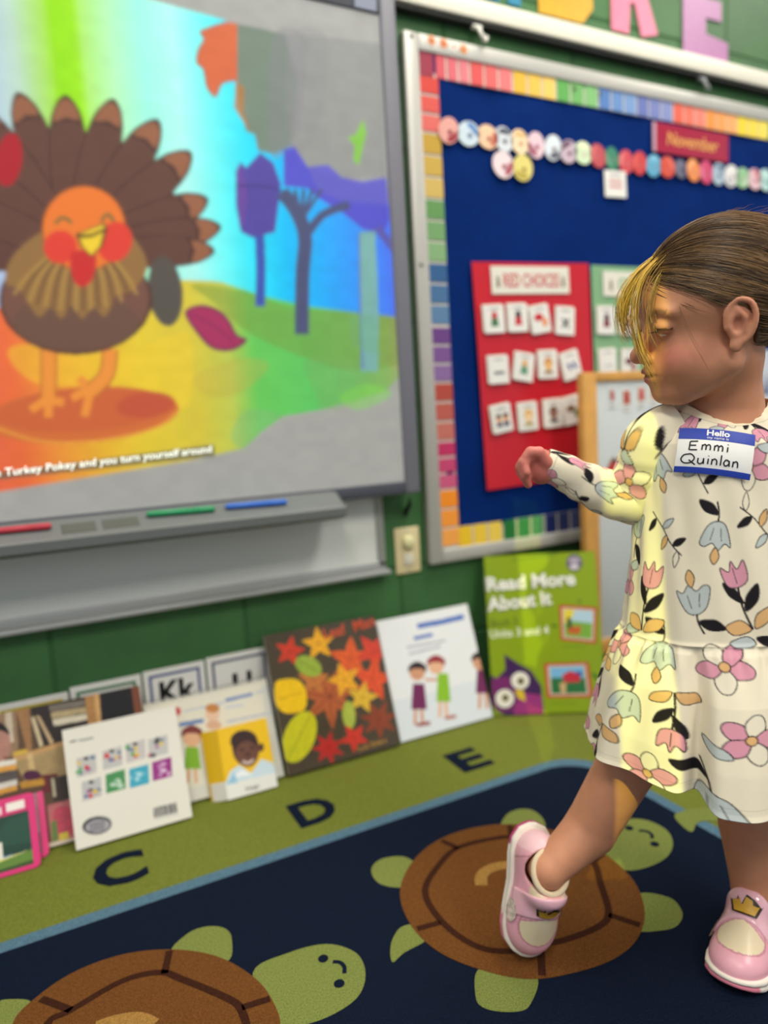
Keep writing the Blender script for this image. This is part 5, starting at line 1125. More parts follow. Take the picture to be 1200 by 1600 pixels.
tint(1.6*gauss(ph_, (0.088, 0, -0.0536), (0.016, 0.021, 0.0014)), (120, 62, 54))
bx = np.clip((ab-0.014)/0.034, 0, 1); zb_ = 0.0170+0.007*np.sin(bx*PI*0.8)
tint(0.9*np.exp(-((ph_[:, 2]-zb_)/0.0034)**2)*((ab > 0.013) & (ab < 0.049) & (ph_[:, 0] > 0.035)), (122, 88, 60))
zl = -0.0050+0.0*ab; tint(1.0*np.exp(-((ph_[:, 2]-(0.0028-8.0*(ab-0.0305)**2))/0.0017)**2)*((np.abs(ab-0.0305) < 0.0135) & (ph_[:, 0] > 0.066)), (58, 38, 30))
tint(0.8*gauss(qh, (EARX-0.002, 0.074, -0.002), (0.010, 0.012, 0.014)), (190, 118, 96)); tint(0.5*gauss(qh, (EARX-0.01, 0.08, 0.02), (0.02, 0.012, 0.012)), (206, 130, 108))
dh = np.linalg.norm(Vb-HANDC, axis=1); tint(0.75*np.clip((0.075-dh)/0.03, 0, 1), (206, 112, 108))
M_skin = mat('skin', attr='Col', rough=0.5, spec=0.35, sss=0.12, noise=0.05, nscale=60)
body = pobj('body', fast_mesh('body', Vb, Fb, M_skin, True, col))
# --- eyes
def sphere_mesh(name, r, m, colfn=None, n=20):
    V = []; F = []
    for i in range(n+1):
        for j in range(2*n): a = PI*i/n; b = PI*j/n; V.append((r*math.cos(a), r*math.sin(a)*math.cos(b), r*math.sin(a)*math.sin(b)))
    V = np.array(V); F = grid_faces(2*n, n+1, True); return fast_mesh(name, V, F, m, True, colfn(V) if colfn else None)
def eyecol(V):
    c = np.tile(lin((232, 226, 218)), (len(V), 1)); a = np.degrees(np.arccos(np.clip(V[:, 0]/0.0108, -1, 1)))
    c[a < 31] = lin((86, 96, 104)); c[a < 14] = lin((10, 9, 10)); return c
me_eye = sphere_mesh('eyeball', 0.0108*HS, mat('eye_gloss', attr='Col', rough=0.1, spec=0.6), eyecol)
for sgn in (1, -1):
    o = pobj('eyeball', me_eye); c = from_head((0.0722, 0.0302*sgn, 0.0038)); f = HF*0.92-HU*0.36+HL*0.18; f /= np.linalg.norm(f); l = np.cross(HU, f); l /= np.linalg.norm(l); u = np.cross(f, l)
    o.matrix_basis = Matrix(((f[0], l[0], u[0], c[0]), (f[1], l[1], u[1], c[1]), (f[2], l[2], u[2], c[2]), (0, 0, 0, 1)))
# --- hair: cap and combed strands
HC = np.array([-0.014, 0, 0.042]); HRAD = np.array([0.0985, 0.0790, 0.0865])
def hairline(p):
    x = p[:, 0]; zl = np.interp(x, [-0.13, -0.06, -0.030, -0.018, 0.0, 0.020, 0.036, 0.052, 0.066, 0.085], [-0.055, -0.052, -0.030, 0.022, 0.030, 0.020, 0.030, 0.044, 0.056, 0.064])
    return p[:, 2]-zl
def hair_sdf(P):
    p = to_head(P); d = sd_ell(p, HC, HRAD*0.985)
    d = smin(d, sd_ell(p, (-0.100, 0, -0.005), (0.035, 0.030, 0.030)), 0.03)
    d = smax(d, -hairline(p)*0.7, 0.006); return d*HS
Vh, Fh = surface_nets(hair_sdf, HO-0.16, HO+0.16, 0.0026)
Vh = relax(Vh, Fh, 2, 0.5)
def strands(paths, rad, cols, nside=3):
    """paths (n,k,3) ; tapered thin strands"""
    n, k, _ = paths.shape; t = np.gradient(paths, axis=1); t /= np.linalg.norm(t, axis=2, keepdims=True)+1e-9
    view = CAM-paths; a = np.cross(t, view); a /= np.linalg.norm(a, axis=2, keepdims=True)+1e-9; b = np.cross(t, a)
    tp = np.interp(np.linspace(0, 1, k), [0, 0.1, 0.75, 1], [0.5, 1, 0.9, 0.12])[None, :, None]*np.asarray(rad)[:, None, None]
    ang = 2*PI*np.arange(nside)/nside
    V = paths[:, :, None]+tp[:, :, None]*(a[:, :, None]*np.cos(ang)[None, None, :, None]+b[:, :, None]*np.sin(ang)[None, None, :, None])
    base = (np.arange(n)[:, None, None]*k+np.arange(k-1)[None, :, None])*nside
    j = np.arange(nside)[None, None]; j2 = (j+1) % nside
    F = np.stack([base+j, base+j2, base+nside+j2, base+nside+j], -1).reshape(-1, 4)
    return V.reshape(-1, 3), F, np.repeat(cols, k*nside, 0)
ns = 7000; r2 = np.random.default_rng(11)
dirs = r2.normal(size=(ns*3, 3)); dirs /= np.linalg.norm(dirs, axis=1)[:, None]; pr = HC+dirs*HRAD
pr = pr[(hairline(pr) > 0.0) & (pr[:, 1] > -0.055)][:ns]; ns = len(pr)
TIE = np.array([-0.112, 0.0, -0.002]); K = 16; path = np.zeros((ns, K, 3)); cur = pr.copy(); lift = r2.uniform(1.0, 1.028, ns); wob = r2.normal(size=ns)*0.035; step = r2.uniform(0.0050, 0.0095, ns)
for k in range(K):
    path[:, k] = cur
    d = TIE-cur; nrm = (cur-HC)/HRAD**2; nrm /= np.linalg.norm(nrm, axis=1)[:, None]; d -= nrm*(d*nrm).sum(1)[:, None]; d /= np.linalg.norm(d, axis=1)[:, None]+1e-9
    side = np.cross(nrm, d); d = d+side*(wob[:, None]); cur = cur+d*step[:, None]
    u = (cur-HC)/HRAD; cur = HC+u/np.linalg.norm(u, axis=1)[:, None]*HRAD*(lift[:, None]+0.004*np.sin(k*0.7+wob*30)[:, None]*0.4)
clump = np.sin(pr[:, 2]*240+pr[:, 1]*130)*0.5+r2.normal(size=ns)*0.5
tcol = np.clip(0.40+0.42*clump, 0, 1.25)[:, None]; scol = lin((54, 38, 26))*(1-tcol)+lin((172, 132, 84))*tcol
def fall(ctrl, n, spread, seed, c0, c1, rad=(0.00028, 0.00045)):
    r3 = np.random.default_rng(seed); base = catmull(ctrl, 8, False); k = len(base); P = np.zeros((n, k, 3)); s = np.linspace(0, 1, k)
    for i in range(n):
        o = r3.normal(size=3)*spread; o2 = r3.normal(size=3)*spread*0.7; L_ = r3.uniform(0.72, 1.0)
        P[i] = np.stack([np.interp(s*L_, s, base[:, a]) for a in range(3)], 1)+o*(0.35+0.65*s[:, None])+o2*np.sin(s*PI)[:, None]
    t_ = r3.random((n, 1)); return strands(HO+HS*(P@HR), r3.uniform(*rad, n), lin(c0)*(1-t_)+lin(c1)*t_)
G1 = [strands(HO+HS*(path@HR), r2.uniform(0.00030, 0.00055, ns), scol)]
G1.append(fall([(0.060, 0.010, 0.092), (0.088, 0.012, 0.066), (0.100, 0.014, 0.034), (0.1015, 0.017, 0.005), (0.098, 0.024, -0.022), (0.090, 0.034, -0.050), (0.080, 0.036, -0.086)], 40, 0.0038, 3, (150, 112, 58), (206, 164, 92)))
G1.append(fall([(0.060, -0.006, 0.092), (0.090, -0.008, 0.068), (0.106, -0.010, 0.040), (0.108, -0.010, 0.012), (0.101, -0.006, -0.006)], 130, 0.0050, 4, (150, 112, 58), (214, 174, 96)))
G1.append(fall([(0.055, 0.024, 0.088), (0.080, 0.030, 0.060), (0.090, 0.030, 0.030), (0.090, 0.034, 0.004), (0.084, 0.040, -0.018)], 20, 0.0055, 5, (128, 96, 58), (176, 138, 84)))
G1.append(fall([(0.062, 0.040, 0.048), (0.060, 0.054, 0.020), (0.052, 0.064, -0.012), (0.040, 0.068, -0.040), (0.030, 0.066, -0.060)], 3, 0.0016, 6, (96, 66, 46), (120, 86, 58), (0.00014, 0.00022)))
G1.append(fall([(0.02, 0.060, 0.032), (0.0, 0.070, 0.030), (-0.02, 0.078, 0.028), (-0.05, 0.074, 0.018), (-0.08, 0.05, 0.01)], 60, 0.0024, 8, (86, 62, 44), (150, 118, 80)))
# fly-away strands on the crown
fr = pr[(pr[:, 2] > 0.075)][:120]; fp = np.zeros((len(fr), 8, 3))
for k in range(8): fp[:, k] = HC+(fr-HC)*(1.01+0.010*k)+np.array([-0.0045*k, 0, 0])+r2.normal(size=(len(fr), 3))*0.0006
G1.append(strands(HO+HS*(fp@HR), np.full(len(fr), 0.00020), np.tile(lin((150, 118, 78)), (len(fr), 1))))
Vs = [Vh]; Fs = [Fh]; Cs = [np.tile(lin((62, 45, 31)), (len(Vh), 1))]; off = len(Vh)
for v_, f_, c_ in G1: Vs.append(v_); Fs.append(f_+off); Cs.append(c_); off += len(v_)
M_hair = mat('hair', attr='Col', rough=0.38, spec=0.5)
pobj('hair', fast_mesh('hair', np.concatenate(Vs), np.concatenate(Fs), M_hair, True, np.concatenate(Cs)))
# lashes
lp = []
for sgn in (1, -1):
    for k in range(12):
        a = (k-5.5)/5.5; b = np.array([0.0835-0.004*a*a, sgn*(0.0305+0.011*a), 0.0008-0.001*a*a]); lp.append([b, b+np.array([0.004, sgn*0.001*a, -0.0012]), b+np.array([0.0075, sgn*0.003*a, -0.0008])])
v_, f_, c_ = strands(HO+HS*(np.array(lp)@HR), np.full(24, 0.00035), np.tile(lin((40, 28, 24)), (24, 1)))
pobj('eyelashes', fast_mesh('eyelashes', v_, f_, M_hair, True, c_))
# --- dress
def motif(cv, x, y, s, rot, kind):
    """one sprig of the print: blossom, dark leaves, pale bell, peach leaf; raw metres"""
    ca, sa = math.cos(rot), math.sin(rot)
    T = lambda P: np.array([(x+s*(a*ca-b*sa), y+s*(a*sa+b*ca)) for a, b in P])
    INK = (46, 40, 44)
    def shape(P, c, sm=True, wd=0.0013):
        Q = T(catmull(P, 6) if sm else P); cv.fill(Q, c, raw=True)
        R_ = np.concatenate([Q, Q[:2]]); t = np.gradient(R_, axis=0); t /= np.linalg.norm(t, axis=1)[:, None]+1e-9; n = np.stack([-t[:, 1], t[:, 0]], 1)*wd/2
        for i in range(len(R_)-1): cv.fill(np.array([R_[i]+n[i], R_[i+1]+n[i+1], R_[i+1]-n[i+1], R_[i]-n[i]]), INK, raw=True)
    def curve(P, wd, c=INK): cv.fill(stroke(T(P), wd), c, raw=True)
    pink, grey, peach, cream = (222, 156, 172), (194, 202, 198), (226, 180, 122), (238, 228, 204)
    if kind == 0:      # tulip sprig
        curve([(0, -.5), (.03, -.15), (0, .2)], .0022*1.2); shape([(0, -.1), (.16, .06), (.2, .28), (.05, .12)], (34, 30, 34)); shape([(0, -.22), (-.2, -.1), (-.26, .12), (-.06, -.02)], (34, 30, 34))
        shape([(-.16, .22), (-.18, .5), (-.06, .4), (0, .54), (.07, .4), (.18, .5), (.15, .22), (0, .14)], pink); curve([(0, .2), (0, .44)], .001)
        shape([(-.04, -.5), (-.3, -.42), (-.36, -.26), (-.12, -.3)], peach); shape([(.02, -.5), (.26, -.5), (.34, -.34), (.12, -.32)], peach)
    elif kind == 1:    # bell flower
        curve([(.05, .5), (.0, .3), (.02, .1)], .0022); shape([(.02, .3), (.24, .34), (.34, .5), (.12, .46)], (34, 30, 34))
        shape([(-.14, .12), (-.24, -.18), (-.14, -.14), (-.04, -.24), (.06, -.14), (.18, -.2), (.26, -.14), (.16, .12), (0, .2)], grey); curve([(-.05, .1), (-.08, -.1)], .001); curve([(.06, .1), (.1, -.1)], .001)
        shape([(0, -.2), (.07, -.34), (0, -.46), (-.07, -.34)], peach)
    elif kind == 2:    # five petal blossom with leaf
        for k in range(5):
            a = 2*PI*k/5+0.3; c, d = math.cos(a), math.sin(a); q = lambda r, w_: (r*c-w_*d, r*d+w_*c)
            shape([q(.04, -.04), q(.2, -.13), q(.36, -.06), q(.36, .06), q(.2, .13), q(.04, .04)], cream if k % 2 else pink)
        shape([(.07*math.cos(a), .07*math.sin(a)) for a in np.linspace(0, 2*PI, 9)[:-1]], peach); shape([(.1, -.34), (.34, -.42), (.46, -.3), (.24, -.24)], grey)
    else:              # leafy twig
        curve([(-.3, -.4), (-.05, -.1), (.1, .2), (.3, .44)], .0018)
        for (a, b), r_, c in (((-.2, -.26), 2.4, (34, 30, 34)), ((-.04, -.08), -.5, grey), ((.04, .06), 2.2, peach), ((.14, .24), -.3, (34, 30, 34)), ((.22, .36), 1.9, cream)):
            cc, dd = math.cos(r_), math.sin(r_); shape([(a, b), (a+.12*cc-.06*dd, b+.12*dd+.06*cc), (a+.28*cc, b+.28*dd), (a+.12*cc+.06*dd, b+.12*dd-.06*cc)], c)
CREAM = (240, 229, 203)
def print_canvas(w_, h_, res, seed, sx, sy, size):
    pnl = Panel((0, 0, 0), (1, 0, 0), (0, 0, 1), w_, h_); cv = Canvas(pnl, res, CREAM, ss=2, px=False); R_ = random.Random(seed); row = 0; y = 0.02
    while y < h_+0.05:
        x = (row % 2)*sx/2+R_.uniform(-.01, .01); k = row
        while x < w_+0.03:
            rot = R_.choice([0, PI])+R_.uniform(-.35, .35); motif(cv, x+R_.uniform(-.008, .008), y+R_.uniform(-.008, .008), size*R_.uniform(.88, 1.12), rot, (k*2+row+R_.randint(0, 1)) % 4); x += sx; k += 1
        y += sy; row += 1
    return cv.I.reshape(cv.ny, 2, cv.nx, 2, 3).mean((1, 3)), w_, h_
def sample(canv, u, v):
    I, w_, h_ = canv; ny, nx, _ = I.shape; x = np.clip(u/w_*nx-.5, 0, nx-1.001); y = np.clip(v/h_*ny-.5, 0, ny-1.001); i = x.astype(int); j = y.astype(int); fx = (x-i)[..., None]; fy = (y-j)[..., None]
    return (I[j, i]*(1-fx)+I[j, i+1]*fx)*(1-fy)+(I[j+1, i]*(1-fx)+I[j+1, i+1]*fx)*fy
BACK = -FWH
Cn = G(1128, 640, 0.905); Ch = G(1116, 1225, 0.905)
def centre(z): t = (Cn[2]-z)/(Cn[2]-Ch[2]); return Cn+(Ch-Cn)*np.asarray(t)[..., None]
HEM, SEAM = 0.284, 0.462
zk = [0.27, 0.33, 0.40, 0.452, 0.462, 0.50, 0.56, 0.62, 0.68, 0.705, 0.722, 0.736, 0.746]
ak = [0.172, 0.162, 0.146, 0.129, 0.122, 0.117, 0.110, 0.105, 0.103, 0.099, 0.086, 0.066, 0.052]
bk = [0.140, 0.132, 0.118, 0.101, 0.095, 0.092, 0.087, 0.082, 0.077, 0.073, 0.064, 0.052, 0.045]
th_f = np.linspace(math.radians(-12), math.radians(200), 430); th_b = np.linspace(math.radians(200), math.radians(348), 72)[1:-1]; TH = np.concatenate([th_f, th_b]); NU = len(TH)
ZZ = np.concatenate([np.linspace(HEM, SEAM-0.002, 175), np.linspace(SEAM+0.0005, 0.744, 250)]); NV = len(ZZ)
Tg, Zg = np.meshgrid(TH, ZZ)
A = np.interp(Zg, zk, ak); Bv = np.interp(Zg, zk, bk)
sk = np.clip((SEAM-Zg)/(SEAM-HEM), 0, 1); isk = (Zg < SEAM)
ft_ = math.radians(113)
gath = sum(a_*np.sin(n_*Tg+p_) for n_, a_, p_ in ((7, .0045, .4), (11, .0034, 1.9), (17, .0020, 4.0)))*sk**0.8
gath += 0.0022*np.sin(31*Tg+1.2)*np.exp(-((sk-0.10)/0.14)**2)*isk + 0.0012*np.sin(53*Tg)*np.exp(-((sk-0.05)/0.08)**2)*isk
dth = (ft_-Tg)
step_ = 1/(1+np.exp(-dth/math.radians(1.6)))*np.exp(-np.clip(dth, 0, 9)/math.radians(42))       # front panel stands proud, ends in a sharp fold
gath += 0.020*step_*sk**0.7*isk
gath += -0.030*np.exp(-((Tg-math.radians(119))/math.radians(4.5))**2)*sk**0.6*isk
top = ~isk
gath += top*(0.0016*np.sin(9*Tg+14*Zg)+0.0013*np.sin(15*Tg-30*Zg+1)+0.0022*np.exp(-((Tg-math.radians(128)-(Zg-0.6)*1.3)/math.radians(6))**2)*np.clip((0.70-Zg)/0.2, 0, 1))
gath += 0.0018*np.exp(-((Zg-SEAM-0.001)/0.0028)**2)
rim = np.clip((HEM+0.006-Zg)/0.006, 0, 1); gath += 0.0012*rim
Cg = centre(Zg); P = Cg+_rt0*((A+gath)*np.cos(Tg))[..., None]+BACK*((Bv+gath)*np.sin(Tg))[..., None]
# neckline dips at the front, rises on the shoulders; hem follows a soft wave
nk = np.clip((Zg-0.700)/0.044, 0, 1); P[..., 2] += nk*(0.006*np.cos(Tg)**2-0.022*np.clip(np.sin(Tg), 0, 1)**2+0.004)
_lf = np.clip((Tg-math.radians(112))/math.radians(65), 0, 1); _lf = _lf*_lf*(3-2*_lf)*np.clip((math.radians(330)-Tg)/1.5, 0, 1)
P[..., 2] += sk*(0.003*np.sin(3*Tg+1)-0.002*np.sin(Tg)+0.022*_lf+0.010*(1-1/(1+np.exp(-dth/math.radians(1.2))))-0.004)
_am = np.interp(ZZ, zk, bk); VL = np.concatenate([[0], np.cumsum(np.hypot(np.diff(ZZ), np.diff(_am)*1.1))])
Pd = P.copy(); cvd = print_canvas(0.96, 0.56, 0.0011, 21, 0.066, 0.078, 0.080)
arc = (Tg-math.radians(-12))*0.118*np.where(Tg < 3.6, 1, 1); colr = sample(cvd, np.clip(arc+0.01, 0, 0.95), np.clip(VL+0.01, 0, 0.55)[:, None]+0*Zg)
colr[(np.abs(Zg-SEAM) < 0.0012)] *= 0.72
nkb = Zg > 0.7375; colr[nkb] = lin((240, 226, 196)); colr[(np.abs(Zg-0.7372) < 0.0008)] *= 0.75; colr[np.abs(Zg-HEM-0.012) < 0.0006] *= 0.85
Vd = [P.reshape(-1, 3)]; Fd = [grid_faces(NU, NV, True)]; Cd = [colr.reshape(-1, 3)]; off = NU*NV
# inside of the cloth (thickness at hem and neck)
for rows, nrow in ((slice(0, 40), 40), (slice(NV-14, NV), 14)):
    pin = P[rows]-( _rt0*np.cos(Tg[rows])[..., None]+BACK*np.sin(Tg[rows])[..., None])*0.0022
    Vd.append(pin.reshape(-1, 3)); Fd.append(grid_faces(NU, nrow, True)[:, ::-1]+off); Cd.append(np.tile(lin((226, 214, 190)), (NU*nrow, 1)))
    ring = np.arange(NU); r2_ = (ring+1) % NU
    o_out = 0 if rows.start == 0 else (NV-1)*NU; o_in = off if rows.start == 0 else off+(nrow-1)*NU
    f_ = np.stack([o_out+ring, o_in+ring, o_in+r2_, o_out+r2_], 1); Fd.append(f_ if rows.start == 0 else f_[:, ::-1]); off += NU*nrow
# sleeves
def sleeve(ctrl, rad, seed, wr):
    global off
    pts = catmull(ctrl, 22, False); rr_ = catmull(np.array(rad)[:, None], 22, False)[:, 0]; K_ = len(pts); nu = 150
    t = np.gradient(pts, axis=0); t /= np.linalg.norm(t, axis=1)[:, None]; ref = FWH; a = np.cross(t, ref); a /= np.linalg.norm(a, axis=1)[:, None]; b = np.cross(t, a)
    s = np.concatenate([[0], np.cumsum(np.linalg.norm(np.diff(pts, axis=0), axis=1))]); an = np.linspace(0, 2*PI, nu, endpoint=False); S_, AN = np.meshgrid(s, an, indexing='ij')
    fall_ = np.clip((s[-1]-S_)/0.03, 0, 1); r_ = rr_[:, None]+wr*fall_*(np.sin(S_*150+1.8*np.sin(AN*2+seed)+AN)*0.5+0.5*np.sin(S_*260-2*AN+seed)+0.6*np.sin(3*AN+S_*40))
    V = pts[:, None]+(a[:, None]*np.cos(AN)[..., None]+b[:, None]*np.sin(AN)[..., None])*r_[..., None]
    cvs = print_canvas(0.26, s[-1]+0.01, 0.0012, seed, 0.062, 0.066, 0.068); c = sample(cvs, AN/(2*PI)*0.25, S_)
    edge = np.abs(S_-(s[-1]-0.010)) < 0.0012; c[edge] *= 0.8
    Vd.append(V.reshape(-1, 3)); Fd.append(grid_faces(nu, K_, True)+off); Cd.append(c.reshape(-1, 3)); o0 = off+(K_-1)*nu; off += nu*K_
    inn = np.concatenate([pts[-1-k*8]+(V[-1-k*8]-pts[-1-k*8])*0.90 for k in range(3)]); Vd.append(inn); Cd.append(np.tile(lin((220, 206, 184)), (len(inn), 1)))
    ring = np.arange(nu); r2_ = (ring+1) % nu
    for q0, q1 in ((o0, off), (off, off+nu), (off+nu, off+2*nu)): Fd.append(np.stack([q0+ring, q0+r2_, q1+r2_, q1+ring], 1))
    off += len(inn)
sleeve([G(1062, 672, 0.905), G(1030, 690, 0.908), G(1012, 735, 0.920), G(995, 774, 0.930), G(965, 774, 0.936), G(930, 762, 0.944), G(892, 742, 0.951), G(862, 729, 0.956), G(851, 725, 0.957)],
       [0.036, 0.043, 0.041, 0.039, 0.0335, 0.0290, 0.0250, 0.0225, 0.0215], 5, 0.0013)
sleeve([G(1190, 672, 0.905), G(1222, 692, 0.908), G(1248, 745, 0.915), G(1262, 790, 0.92), G(1270, 880, 0.90), G(1266, 930, 0.885)], [0.036, 0.043, 0.041, 0.037, 0.030, 0.026], 9, 0.0013)
M_dress = mat('dress_jersey', attr='Col', rough=0.85, spec=0.15, bump=0.25, bscale=1400, bdist=0.0006)
dress = pobj('dress', fast_mesh('dress', np.concatenate(Vd), np.concatenate(Fd), M_dress, True, np.concatenate(Cd)))

# --- name sticker on the chest
bvh = BVHTree.FromPolygons([Vector(v) for v in Pd.reshape(-1, 3)], [tuple(f) for f in grid_faces(NU, NV, True)])
cornp = [(1063, 668), (1184, 679), (1169, 750), (1052, 736)]     # TL TR BR BL
def hit(px, py):
    r = ray(px, py); r = r/np.linalg.norm(r); h_ = bvh.ray_cast(Vector(CAM), Vector(r)); return np.array(h_[0]) if h_[0] is not None else None
smp = []
for u in np.linspace(0, 1, 9):
    for v in np.linspace(0, 1, 7):
        a = np.array(cornp[3])*(1-u)+np.array(cornp[2])*u; b = np.array(cornp[0])*(1-u)+np.array(cornp[1])*u; q = a*(1-v)+b*v; h_ = hit(*q)
        if h_ is not None: smp.append((u, v, *h_))
smp = np.array(smp); cc = smp[:, 2:].mean(0)
ex = smp[smp[:, 0] > .8, 2:].mean(0)-smp[smp[:, 0] < .2, 2:].mean(0); ez = smp[smp[:, 1] > .8, 2:].mean(0)-smp[smp[:, 1] < .2, 2:].mean(0)
ex /= np.linalg.norm(ex); ez -= ex*np.dot(ez, ex); ez /= np.linalg.norm(ez); nn = np.cross(ex, ez)
q = smp[:, 2:]-cc; la, lb, lc = q@ex, q@ez, q@nn
basis = lambda a, b: np.stack([np.ones_like(a), a, b, a*a, a*b, b*b], -1)
coef = np.linalg.lstsq(basis(la, lb), lc, rcond=None)[0]; lift_ = (lc-basis(la, lb)@coef).max()+0.0014
cl = [on_plane(*p, cc, nn)-cc for p in cornp]; SW = (np.dot(cl[1]-cl[0], ex)+np.dot(cl[2]-cl[3], ex))/2; SH = (np.dot(cl[0]-cl[3], ez)+np.dot(cl[1]-cl[2], ez))/2
oc = sum(cl)/4; oa, ob = np.dot(oc, ex), np.dot(oc, ez)
stk = empty('name_sticker', M=Matrix(((ex[0], -nn[0], ez[0], cc[0]), (ex[1], -nn[1], ez[1], cc[1]), (ex[2], -nn[2], ez[2], cc[2]), (0, 0, 0, 1))))
tag(stk, 'blue and white name sticker with handwriting stuck on the chest of the dress', 'sticker')
def conform(a, b, l): return np.stack([a, -(basis(a, b)@coef+l), b], -1)
def stick_patch(name, u0, u1, v0, v1, m, l, rnd=0.0):
    nu_, nv_ = 40, 26; U, V_ = np.meshgrid(np.linspace(u0, u1, nu_), np.linspace(v0, v1, nv_)); a = oa+(U-.5)*SW; b = ob+(V_-.5)*SH
    Pt = conform(a.ravel(), b.ravel(), l); bk_ = Pt.copy(); bk_[:, 1] += 0.0004
    return obj(name, fast_mesh(name, np.concatenate([Pt, bk_]), np.concatenate([grid_faces(nu_, nv_, False), grid_faces(nu_, nv_, False)[:, ::-1]+nu_*nv_]), m, True), stk)
M_sblue = mat('sticker_blue', (34, 62, 168), 0.5); M_swhite = mat('sticker_white', (240, 238, 234), 0.5)
stick_patch('paper', 0, 1, 0, 1, M_swhite, lift_); stick_patch('blue_header', 0, 1, 0.735, 1, M_sblue, lift_+0.0003); stick_patch('blue_footer', 0, 1, 0, 0.125, M_sblue, lift_+0.0003)
def stick_text(body, u, v, wd, ht, m, bold=0.0, strokes=None, nm='lettering'):
    me = text_mesh(nm, body, 0.02, m, bold=bold, width=wd*SW, height=ht*SH, th=0.0003)
    n = len(me.vertices); co = np.zeros(n*3, np.float32); me.vertices.foreach_get('co', co); co = co.reshape(-1, 3); a = oa+(u-.5)*SW+co[:, 0]-co[:, 0].min(); b = ob+(v-.5)*SH+co[:, 2]-co[:, 2].min()
    out = conform(a, b, lift_+0.0006); out[:, 1] += co[:, 1]*0.5; me.vertices.foreach_set('co', out.astype(np.float32).ravel()); me.update(); return obj(nm, me, stk)
stick_text('Hello', 0.36, 0.835, 0.30, 0.140, M_swhite, 0.03); stick_text('my name is', 0.37, 0.745, 0.28, 0.070, M_swhite, 0.0)
M_pen = mat('marker_ink', (26, 24, 28), 0.6)
def hand_strokes(lines, nm):
    V = []; F = []; o_ = 0
    for L_ in lines:
        pts = catmull([np.array([oa+(u-.5)*SW, ob+(v-.5)*SH]) for u, v in L_], 8, False) if len(L_) > 2 else np.array([[oa+(u-.5)*SW, ob+(v-.5)*SH] for u, v in np.linspace(L_[0], L_[1], 8)])
        t = np.gradient(pts, axis=0); t /= np.linalg.norm(t, axis=1)[:, None]+1e-9; n = np.stack([-t[:, 1], t[:, 0]], 1)*0.00075; k = len(pts)
        Q = np.concatenate([pts+n, pts-n]); V.append(conform(Q[:, 0], Q[:, 1], lift_+0.0006)); i = np.arange(k-1); F.append(np.stack([i+o_, i+k+o_, i+1+k+o_, i+1+o_], 1)); o_ += 2*k
    obj(nm, fast_mesh(nm, np.concatenate(V), np.concatenate(F), M_pen, False), stk)
# first line: capital E, m, m, i ; second line: Q, u, i, n, l, a, n   (u across, v up, sticker units)
hand_strokes([[(.16, .68), (.155, .49)], [(.16, .68), (.26, .69)], [(.157, .59), (.24, .595)], [(.155, .49), (.26, .495)],
              [(.32, .62), (.32, .50)], [(.32, .58), (.35, .625), (.37, .59), (.37, .50)], [(.37, .58), (.40, .625), (.425, .59), (.425, .50)],
              [(.48, .62), (.48, .50)], [(.48, .58), (.51, .625), (.53, .59), (.53, .50)], [(.53, .58), (.56, .625), (.585, .59), (.585, .50)], [(.65, .61), (.65, .50)], [(.648, .66), (.654, .672)]], 'handwriting')
hand_strokes([[(.18, .40), (.10, .37), (.07, .27), (.12, .20), (.20, .22), (.24, .31), (.20, .39), (.16, .40)], [(.17, .27), (.26, .17)], [(.29, .32), (.29, .23), (.32, .20), (.355, .24), (.36, .32), (.365, .20)], [(.42, .32), (.42, .20)], [(.418, .37), (.424, .38)],
              [(.47, .32), (.47, .20)], [(.47, .28), (.50, .325), (.53, .29), (.535, .20)], [(.585, .42), (.585, .20)], [(.69, .31), (.65, .33), (.625, .26), (.65, .205), (.69, .25), (.692, .32), (.70, .20)], [(.745, .32), (.745, .20)], [(.745, .28), (.78, .325), (.805, .29), (.81, .20)]], 'handwriting')

# --- shoes (built once in their own frame, x to the toe, z up)
def half_w(x):
    return np.interp(x, [-0.086, -0.080, -0.066, -0.045, -0.010, 0.020, 0.045, 0.064, 0.077, 0.084, 0.086], [0.004, 0.018, 0.0275, 0.0300, 0.0300, 0.0350, 0.0380, 0.0350, 0.0250, 0.0125, 0.003])
def upper_sdf(p):
    d = sd_ell(p, (0.040, 0, 0.022), (0.044, 0.0375, 0.027)); d = smin(d, sd_ell(p, (0.002, 0, 0.032), (0.050, 0.0310, 0.036)), 0.018); d = smin(d, sd_ell(p, (-0.046, 0, 0.036), (0.037, 0.0300, 0.042)), 0.016)
    d = smin(d, sd_ell(p, (-0.010, 0, 0.066), (0.018, 0.025, 0.022)), 0.012)
    d = smax(d, 0.008-p[:, 2], 0.003); d = smax(d, p[:, 2]-0.088, 0.004)
    d = smax(d, -sd_cap(p, (-0.037, 0, 0.034), (-0.046, 0, 0.14), 0.023, 0.036), 0.005)
    return d
Vu, Fu = surface_nets(upper_sdf, (-0.10, -0.055, -0.002), (0.10, 0.055, 0.10), 0.0016); Vu = relax(Vu, Fu, 2, 0.4)
x, y, z = Vu.T; pinkc, pale, creamc = lin((236, 172, 186)), lin((242, 196, 202)), lin((232, 214, 178))
cu = np.tile(pinkc, (len(Vu), 1)); capf = ((x-0.036)/0.029)**2+(y/0.0290)**2; capm = (x > 0.022+0.25*np.abs(y)) & (capf < 1) & (z > 0.02); cu[capm] = creamc
seam = (np.abs(capf-1) < 0.07) & (z > 0.02); cu[seam & (x > 0.022)] = lin((206, 140, 150)); seam2 = (np.abs(x-(0.022+0.25*np.abs(y))) < 0.0012) & (capf < 1); cu[seam2 & (z > 0.02)] = lin((210, 146, 156))
cu[(x < -0.03) & (np.abs(x+0.05+0.3*(z-0.04)) < 0.0015)] = lin((206, 140, 152)); cu[(x < -0.062)] = pale
